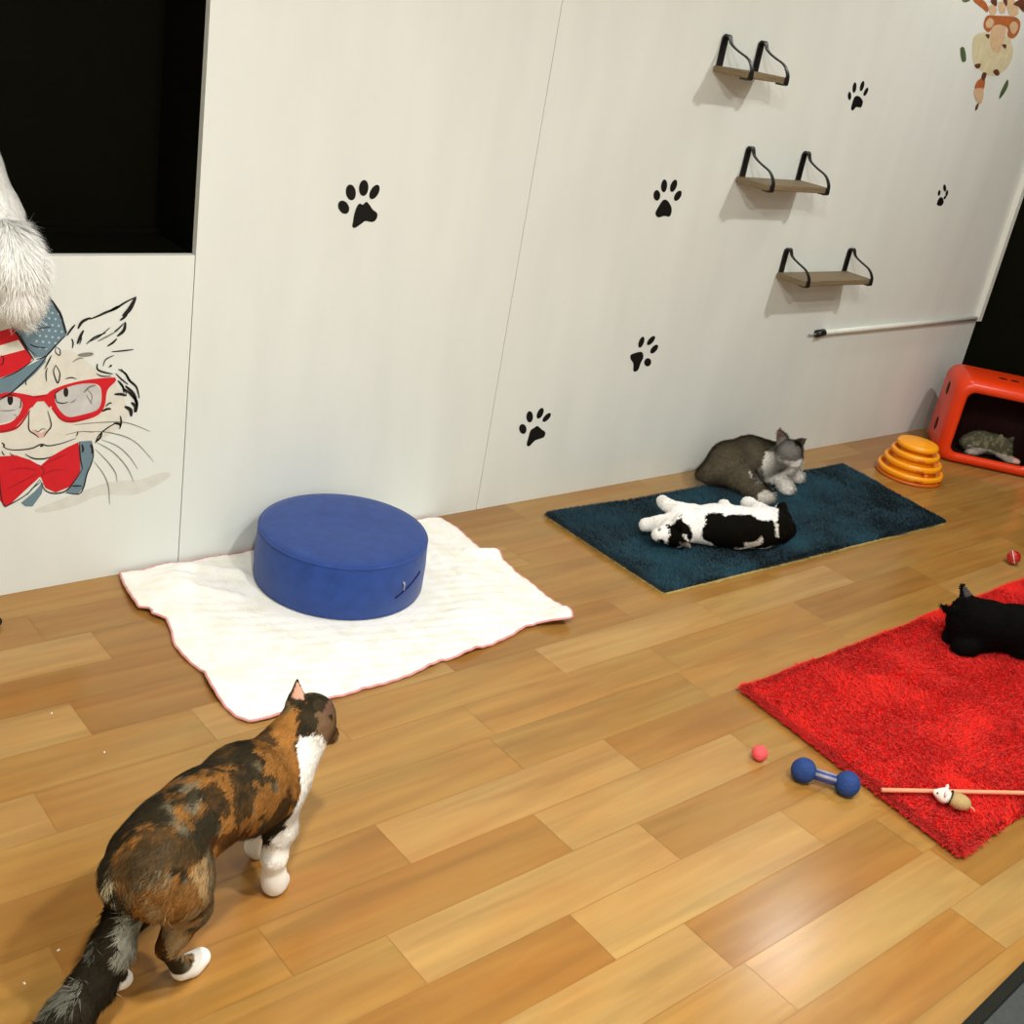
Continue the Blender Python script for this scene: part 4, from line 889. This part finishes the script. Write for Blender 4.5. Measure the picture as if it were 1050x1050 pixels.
# white long-haired cat sitting on the sill of the niche, tail over the edge
ow = np.array([.80, WALL_Y + .105, NZ])
def wv(px, py, y): return W(px, py, y) - ow
pr = chain([((0, 0, .085), .082), ((-.05, 0, .17), .080), ((-.13, -.01, .27), .066), ((-.17, -.01, .33), .050)], .04)
pr[0] = cap(wv(-18, 222, WALL_Y + .10), (-.05, 0, .17), .082, .080, .04)
pr += [cap((-.20, -.02, .40), (-.21, -.02, .40), .050, .048, .03)]
for sy in (-.028, .028): pr.append(cap((-.20, -.02 + sy, .435), (-.205, -.02 + sy * 1.5, .485), .020, .003, .008, ((1, 0, 0), 2.2)))
pr += [cap((-.24, -.02, .39), (-.255, -.02, .385), .025, .018, .015)]
for sy in (-.035, .03): pr += chain([((-.17, sy, .26), .04), ((-.19, sy, .12), .024), ((-.19, sy, .022), .019), ((-.215, sy, .02), .019)], .02)
pr += chain([((-.02, -.05, .06), .06), ((-.10, -.06, .035), .032), ((-.135, -.06, .022), .02)], .02)
wt = [(wv(-12, 245, WALL_Y + .03), .045), (wv(6, 252, WALL_Y - .03), .044), (wv(16, 272, WALL_Y - .055), .046), (wv(18, 298, WALL_Y - .05), .040), (wv(20, 315, WALL_Y - .045), .024)]
pr += chain(wt, .03)
def white_flow(P):
    tail = ((P[:, 1] < -.09) | (P[:, 2] < .02))[:, None]
    out = (P - wt[1][0]) * [3.5, .5, 1]; out[:, 2] -= .10; out[:, 1] -= .02
    return np.where(tail, out / (np.linalg.norm(out, axis=1, keepdims=True) + 1e-6), np.array([.25, 0, -1.0]))
make_cat('white_cat', pr, ow, 0, 'white long-haired cat sitting on the niche sill with its tail hanging down', lambda Pw, Pl: np.tile(srgb(250, 250, 243), (len(Pl), 1)), .006, 70000, lambda P: np.where((P[:, 1] < -.09) | (P[:, 2] < .02), .050, .022), .0016, white_flow, .22, None)

# ------------------------------------------------------------------ orange cube house with a cat inside
b0 = F(957, 471)[:2]; b1 = F(1045, 490)[:2]; ex = (b1 - b0) / np.linalg.norm(b1 - b0); CUR = math.atan2(ex[1], ex[0])
CW, CD, CH, CT = .44, .30, .368, .022
ey = np.array([-ex[1], ex[0]])
cube = empty('cat_cube_house', (*b0, 0), CUR); tag(cube, 'orange-red plastic cube cat house with rounded corners by the dark wall', 'cat house')
def cubeloc(P): d = np.asarray(P)[:2] - b0; return np.array([d @ ex, d @ ey, P[2]])
def rrect(x0, x1, z0, z1, r, n=7):
    out = []
    for cx, cz, a0 in ((x1 - r, z1 - r, 0), (x0 + r, z1 - r, 90), (x0 + r, z0 + r, 180), (x1 - r, z0 + r, 270)):
        for k in range(n): a = math.radians(a0 + 90 * k / (n - 1)); out.append((cx + r * math.cos(a), cz + r * math.sin(a)))
    return out
bm = bmesh.new()
# shell: nested rounded rectangles from the front opening over the front lip, along the outside, back panel, then the inside
secs = [(.055, .045, .020, .03), (.052, .042, .008, .035), (.040, .030, .0, .045), (.020, .012, .006, .05), (.006, .003, .022, .055), (0, 0, .045, .055), (0, 0, CD - .045, .055), (.006, .003, CD - .022, .055), (.022, .014, CD - .006, .05), (.045, .035, CD, .04)]
rings = []
for ins, insz, y, r in secs: rings.append([bm.verts.new((x, y, z)) for x, z in rrect(ins, CW - ins, insz, CH - ins, r)])
for A, B in zip(rings, rings[1:]):
    for k in range(len(A)): bm.faces.new((A[k], A[(k + 1) % len(A)], B[(k + 1) % len(A)], B[k]))
bm.faces.new(rings[-1])
bmesh.ops.recalc_face_normals(bm, faces=bm.faces)
from_bm('shell', bm, M['orange_plastic'], cube, True)
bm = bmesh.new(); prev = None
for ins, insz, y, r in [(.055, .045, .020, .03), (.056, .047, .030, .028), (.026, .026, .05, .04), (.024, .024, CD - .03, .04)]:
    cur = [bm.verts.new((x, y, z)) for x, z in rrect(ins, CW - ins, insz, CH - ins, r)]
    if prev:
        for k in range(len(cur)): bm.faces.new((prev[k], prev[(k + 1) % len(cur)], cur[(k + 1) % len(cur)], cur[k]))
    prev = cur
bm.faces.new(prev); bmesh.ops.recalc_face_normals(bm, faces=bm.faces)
tag(from_bm('interior', bm, M['interior'], cube, True), 'inside of the cube, its shade put into the colour')
for (y, z) in ((CD * .5, CH * .76), (CD * .5, CH * .32)):
    bm = bmesh.new(); sphere(bm, (-.0005, y, z), 1, (.003, .020, .030), 20, 12); from_bm('vent_hole', bm, M['dark_hole'], cube, True)
for x in (.20, .25):
    bm = bmesh.new(); sphere(bm, (x, CD * .45, CH + .0005), 1, (.02, .012, .002), 16, 8); from_bm('vent_hole', bm, M['dark_hole'], cube, True)
# grey tabby curled inside
oi = np.array([*(b0 + ex * .235 + ey * .125), .030]); CS = .78 
iv = lambda x, y, z: np.array([x, y, z])
pr = chain([(iv(-.11, .02, .045), .045), (iv(-.05, .03, .060), .055), (iv(.03, .03, .060), .052), (iv(.07, .0, .06), .04)], .03)
pr += [cap(iv(.075, -.02, .085), iv(.078, -.025, .085), .040, .038, .02), cap(iv(.095, -.055, .068), iv(.10, -.062, .066), .02, .017, .012)]
for sx in (-.02, .03): pr.append(cap(iv(.07 + sx, -.01, .112), iv(.068 + sx * 1.5, -.005, .145), .017, .003, .008, ((0, 1, 0), 2.2)))
pr += chain([(iv(.06, -.03, .04), .03), (iv(.11, -.07, .022), .02), (iv(.15, -.075, .020), .018)], .015)
pr += chain([(iv(-.05, -.02, .03), .03), (iv(-.08, -.06, .02), .019), (iv(-.11, -.07, .018), .018)], .015)
def tab_col(Pw, Pl):
    n = fbm(Pl * [60, 20, 40], 4, 3)[:, None]; c = np.where(n > .5, srgb(120, 116, 92), srgb(88, 84, 66)) * (.8 + .4 * n)
    c = np.where((Pl[:, 2] < .036)[:, None] & (Pl[:, 1] < -.02)[:, None], srgb(170, 158, 148), c)
    return np.where((Pl[:, 0] > .10)[:, None], srgb(226, 176, 164), c)
for q_ in pr: q_['a'] = q_['a'] * CS; q_['b'] = q_['b'] * CS; q_['ra'] *= CS; q_['rb'] *= CS
make_cat('tabby_cat', pr, oi, CUR, 'grey tabby cat curled up inside the orange cube house', tab_col, .006, 9000, .010, .003, lambda P: np.tile([-1.0, 0, -.3], (len(P), 1)), .3, .001)

# ------------------------------------------------------------------ amber ball-track tower
tc_ = F(931, 487)
tw = empty('track_tower', (tc_[0], tc_[1], 0)); tag(tw, 'amber plastic cat toy tower of stacked ball tracks beside the teal rug', 'cat toy')
bm = bmesh.new(); lathe(bm, [(0, 0), (.128, 0), (.132, .006), (.128, .012), (.10, .014), (0, .014)], 56); from_bm('base', bm, M['amber_dark'], tw, True)
for i, (r, z) in enumerate(((.128, .012), (.112, .048), (.094, .084))):
    bm = bmesh.new(); lathe(bm, [(r - .036, .004), (r - .008, .001), (r, .006), (r + .003, .016), (r + .001, .025), (r - .006, .028), (r - .013, .025), (r - .016, .014), (r - .034, .012), (r - .040, .038), (r - .046, .038), (r - .044, .006), (r - .036, .006)], 56, (0, 0, z)); tk = from_bm('track', bm, M['yellow_plastic'], tw, True)
    for a in (-.5, -1.35, .35, -2.3):
        bm = bmesh.new(); n_ = 7
        pts = [((r + .0015) * math.cos(a + u), (r + .0015) * math.sin(a + u), z + .012) for u in np.linspace(-.12, .12, n_)]
        tube(bm, pts, .0045, 8); from_bm('slot', bm, M['amber_dark'], tk, True)
bm = bmesh.new(); lathe(bm, [(.050, .002), (.072, .000), (.081, .006), (.083, .016), (.078, .024), (.068, .027), (.060, .025), (.050, .028), (.030, .033), (0, .034)], 48, (0, 0, .119)); from_bm('top_disc', bm, M['yellow_plastic'], tw, True)
bm = bmesh.new(); a = -2.0; sphere(bm, (.105 * math.cos(a), .105 * math.sin(a), .012 + .026), .014, (1, 1, 1), 16, 10)
tag(from_bm('track_ball', bm, M['amber_dark'], tw, True), 'small orange ball on the lowest track')

# ------------------------------------------------------------------ floor toys
p = F(777, 779); bm = bmesh.new(); sphere(bm, (0, 0, 0), .0185, (1, 1, 1), 28, 18)
for v in bm.verts: v.co *= 1 + .05 * math.sin(v.co.x * 700) * math.sin(v.co.y * 600) * math.sin(v.co.z * 650)
o = from_bm('pom_pom_ball', bm, M['pink_ball'], None, True); o.location = (p[0], p[1], .0185); tag(o, 'small coral pink ball on the floor beside the blue dumbbell', 'ball')
p = F(1037, 578); o = empty('lattice_ball', (p[0], p[1], .024)); tag(o, 'glossy red ball on the floor behind the black cat', 'ball')
bm = bmesh.new(); sphere(bm, (0, 0, 0), .024, (1, 1, 1), 32, 20); from_bm('shell', bm, M['red_ball'], o, True)
for k in range(3):
    bm = bmesh.new(); R_ = .0242; ax = Matrix.Rotation(k * math.pi / 3, 3, 'X') @ Matrix.Rotation(.5, 3, 'Y')
    tube(bm, [tuple(ax @ Vector((R_ * math.cos(a), R_ * math.sin(a), 0))) for a in np.linspace(0, 2 * math.pi, 41)], .0013, 6, False); from_bm('rib', bm, M['plush_white'] if k == 1 else M['red_ball'], o, True)
p = F(1, 641); o = None
bm = bmesh.new(); sphere(bm, (0, 0, 0), .014, (1, 1, .9), 18, 12); o = from_bm('toy_ball', bm, M['black_vinyl'], None, True); o.location = (p[0] - .012, p[1], .0126); tag(o, 'small black ball on the floor below the painted cat', 'ball')
# dumbbell toy
a, b = F(824, 790, .028), F(869, 804, .028); mid = (a + b) / 2; L = np.linalg.norm(b - a); ang_ = math.atan2(*(b - a)[1::-1])
o = empty('dumbbell_toy', (mid[0], mid[1], 0), ang_); tag(o, 'navy blue dumbbell-shaped toy on the floor touching the red rug', 'toy')
for s in (-1, 1):
    bm = bmesh.new(); sphere(bm, (s * L / 2, 0, .0285), .0285, (1, 1, 1), 28, 18)
    for v in bm.verts:
        q = v.co - Vector((s * L / 2, 0, .0285)); v.co = Vector((s * L / 2, 0, .0285)) + q * (1 + .05 * max(0, abs(q.z) / .0265 - .6))
    from_bm('knob', bm, M['felt_blue'], o, True)
bm = bmesh.new(); tube(bm, [(-L / 2 + .02, 0, .0265), (L / 2 - .02, 0, .0265)], .011, 16); from_bm('bar', bm, M['bar_blue'], o, True)
bm = bmesh.new()
for yy in (-.0085, .0085): tube(bm, [(-L / 2 + .026, yy, .0335), (L / 2 - .026, yy, .0335)], .0042, 10)
from_bm('grip_strip', bm, M['bar_grey'], o, True)
# wand toy with a plush mouse
a, b = F(904, 810, .036), F(1049, 813, .040); d = (b - a) / np.linalg.norm(b - a); e = a + d * 0.62
o = empty('wand_toy', (a[0], a[1], 0)); tag(o, 'thin wooden wand lying across the corner of the red rug', 'cat toy')
bm = bmesh.new(); q = [a - [a[0], a[1], 0] + d * t for t in np.linspace(0, .47, 6)]
tube(bm, [tuple(x) for x in q], .0048, 10); from_bm('stick', bm, M['stick'], o, True)
mo_ = F(977, 819, .05); md = F(992, 824, .05) - F(962, 813, .05); mr = math.atan2(md[1], md[0])
o = empty('toy_mouse', (mo_[0], mo_[1], .05), mr); tag(o, 'plush toy mouse with white head and tan body against the wand', 'cat toy')
bm = bmesh.new(); sphere(bm, (-.022, 0, 0), .019, (1.15, .95, .9), 20, 14)
for v in bm.verts:
    if v.co.x < -.022: v.co.y *= 1 - .5 * (-.022 - v.co.x) / .022; v.co.z *= 1 - .4 * (-.022 - v.co.x) / .022
hd_o = from_bm('head', bm, M['plush_white'], o, True)
for sy in (-1, 1):
    bm = bmesh.new(); sphere(bm, (-.018, sy * .013, .014), .008, (.5, 1, 1), 14, 10); from_bm('ear', bm, M['plush_white'], hd_o, True)
    bm = bmesh.new(); sphere(bm, (-.034, sy * .0085, .005), .0024, (1, 1, 1), 8, 6); from_bm('eye', bm, M['black_vinyl'], hd_o, True)
bm = bmesh.new(); sphere(bm, (.014, 0, -.001), .021, (1.25, .95, .85), 20, 14); from_bm('body', bm, M['plush_tan'], o, True)
bm = bmesh.new(); tube(bm, [(-.006 + .002 * math.sin(u), .0175 * math.cos(u), .0165 * math.sin(u)) for u in np.linspace(0, 2 * math.pi, 25)], .0016, 6, False); from_bm('collar', bm, M['mat_black'], o, True)
bm = bmesh.new(); tube(bm, [(.038, 0, -.004), (.046, .004, -.008), (.052, .0, -.012)], [.0025, .002, .0012], 8); tag(from_bm('tail', bm, M['stick'], o, True), 'short pink tail')
# dark mat at the corner
a, b = F(985, 1050, .012), F(1050, 985, .012); d = (b - a) / np.linalg.norm(b - a); nrm_ = np.array([d[1], -d[0], 0])
o = empty('floor_mat', (a[0], a[1], 0), math.atan2(d[1], d[0])); tag(o, 'charcoal mat with black edging at the corner nearest the viewer', 'mat')
bm = bmesh.new(); bx(bm, -.15, .75, -.53, -.0251, .0005, .011); from_bm('mat_top', bm, M['mat_grey'], o)
bm = bmesh.new()
bx(bm, -.175, .775, -.025, 0, .0005, .013); bx(bm, -.175, .775, -.555, -.5301, .0005, .013); bx(bm, -.175, -.1501, -.53, -.025, .0005, .013); bx(bm, .7501, .775, -.53, -.025, .0005, .013)
bmesh.ops.bevel(bm, geom=bm.edges[:], offset=.003, segments=2, affect='EDGES'); from_bm('edging', bm, M['mat_black'], o)
# crumbs of litter on the floor
for (px, py) in ((53, 732), (107, 772), (25, 1009), (60, 975)):
    p = F(px, py); bm = bmesh.new(); sphere(bm, (0, 0, 0), .002, (1.5, .9, .8), 8, 6); o = from_bm('crumb', bm, M['plush_white'], None, True)
    o.location = (p[0], p[1], .0017); o.rotation_euler = (0, 0, random.random() * 3); tag(o, 'tiny pale crumb of litter on the floor left of the calico cat', 'crumb', 'litter crumbs')
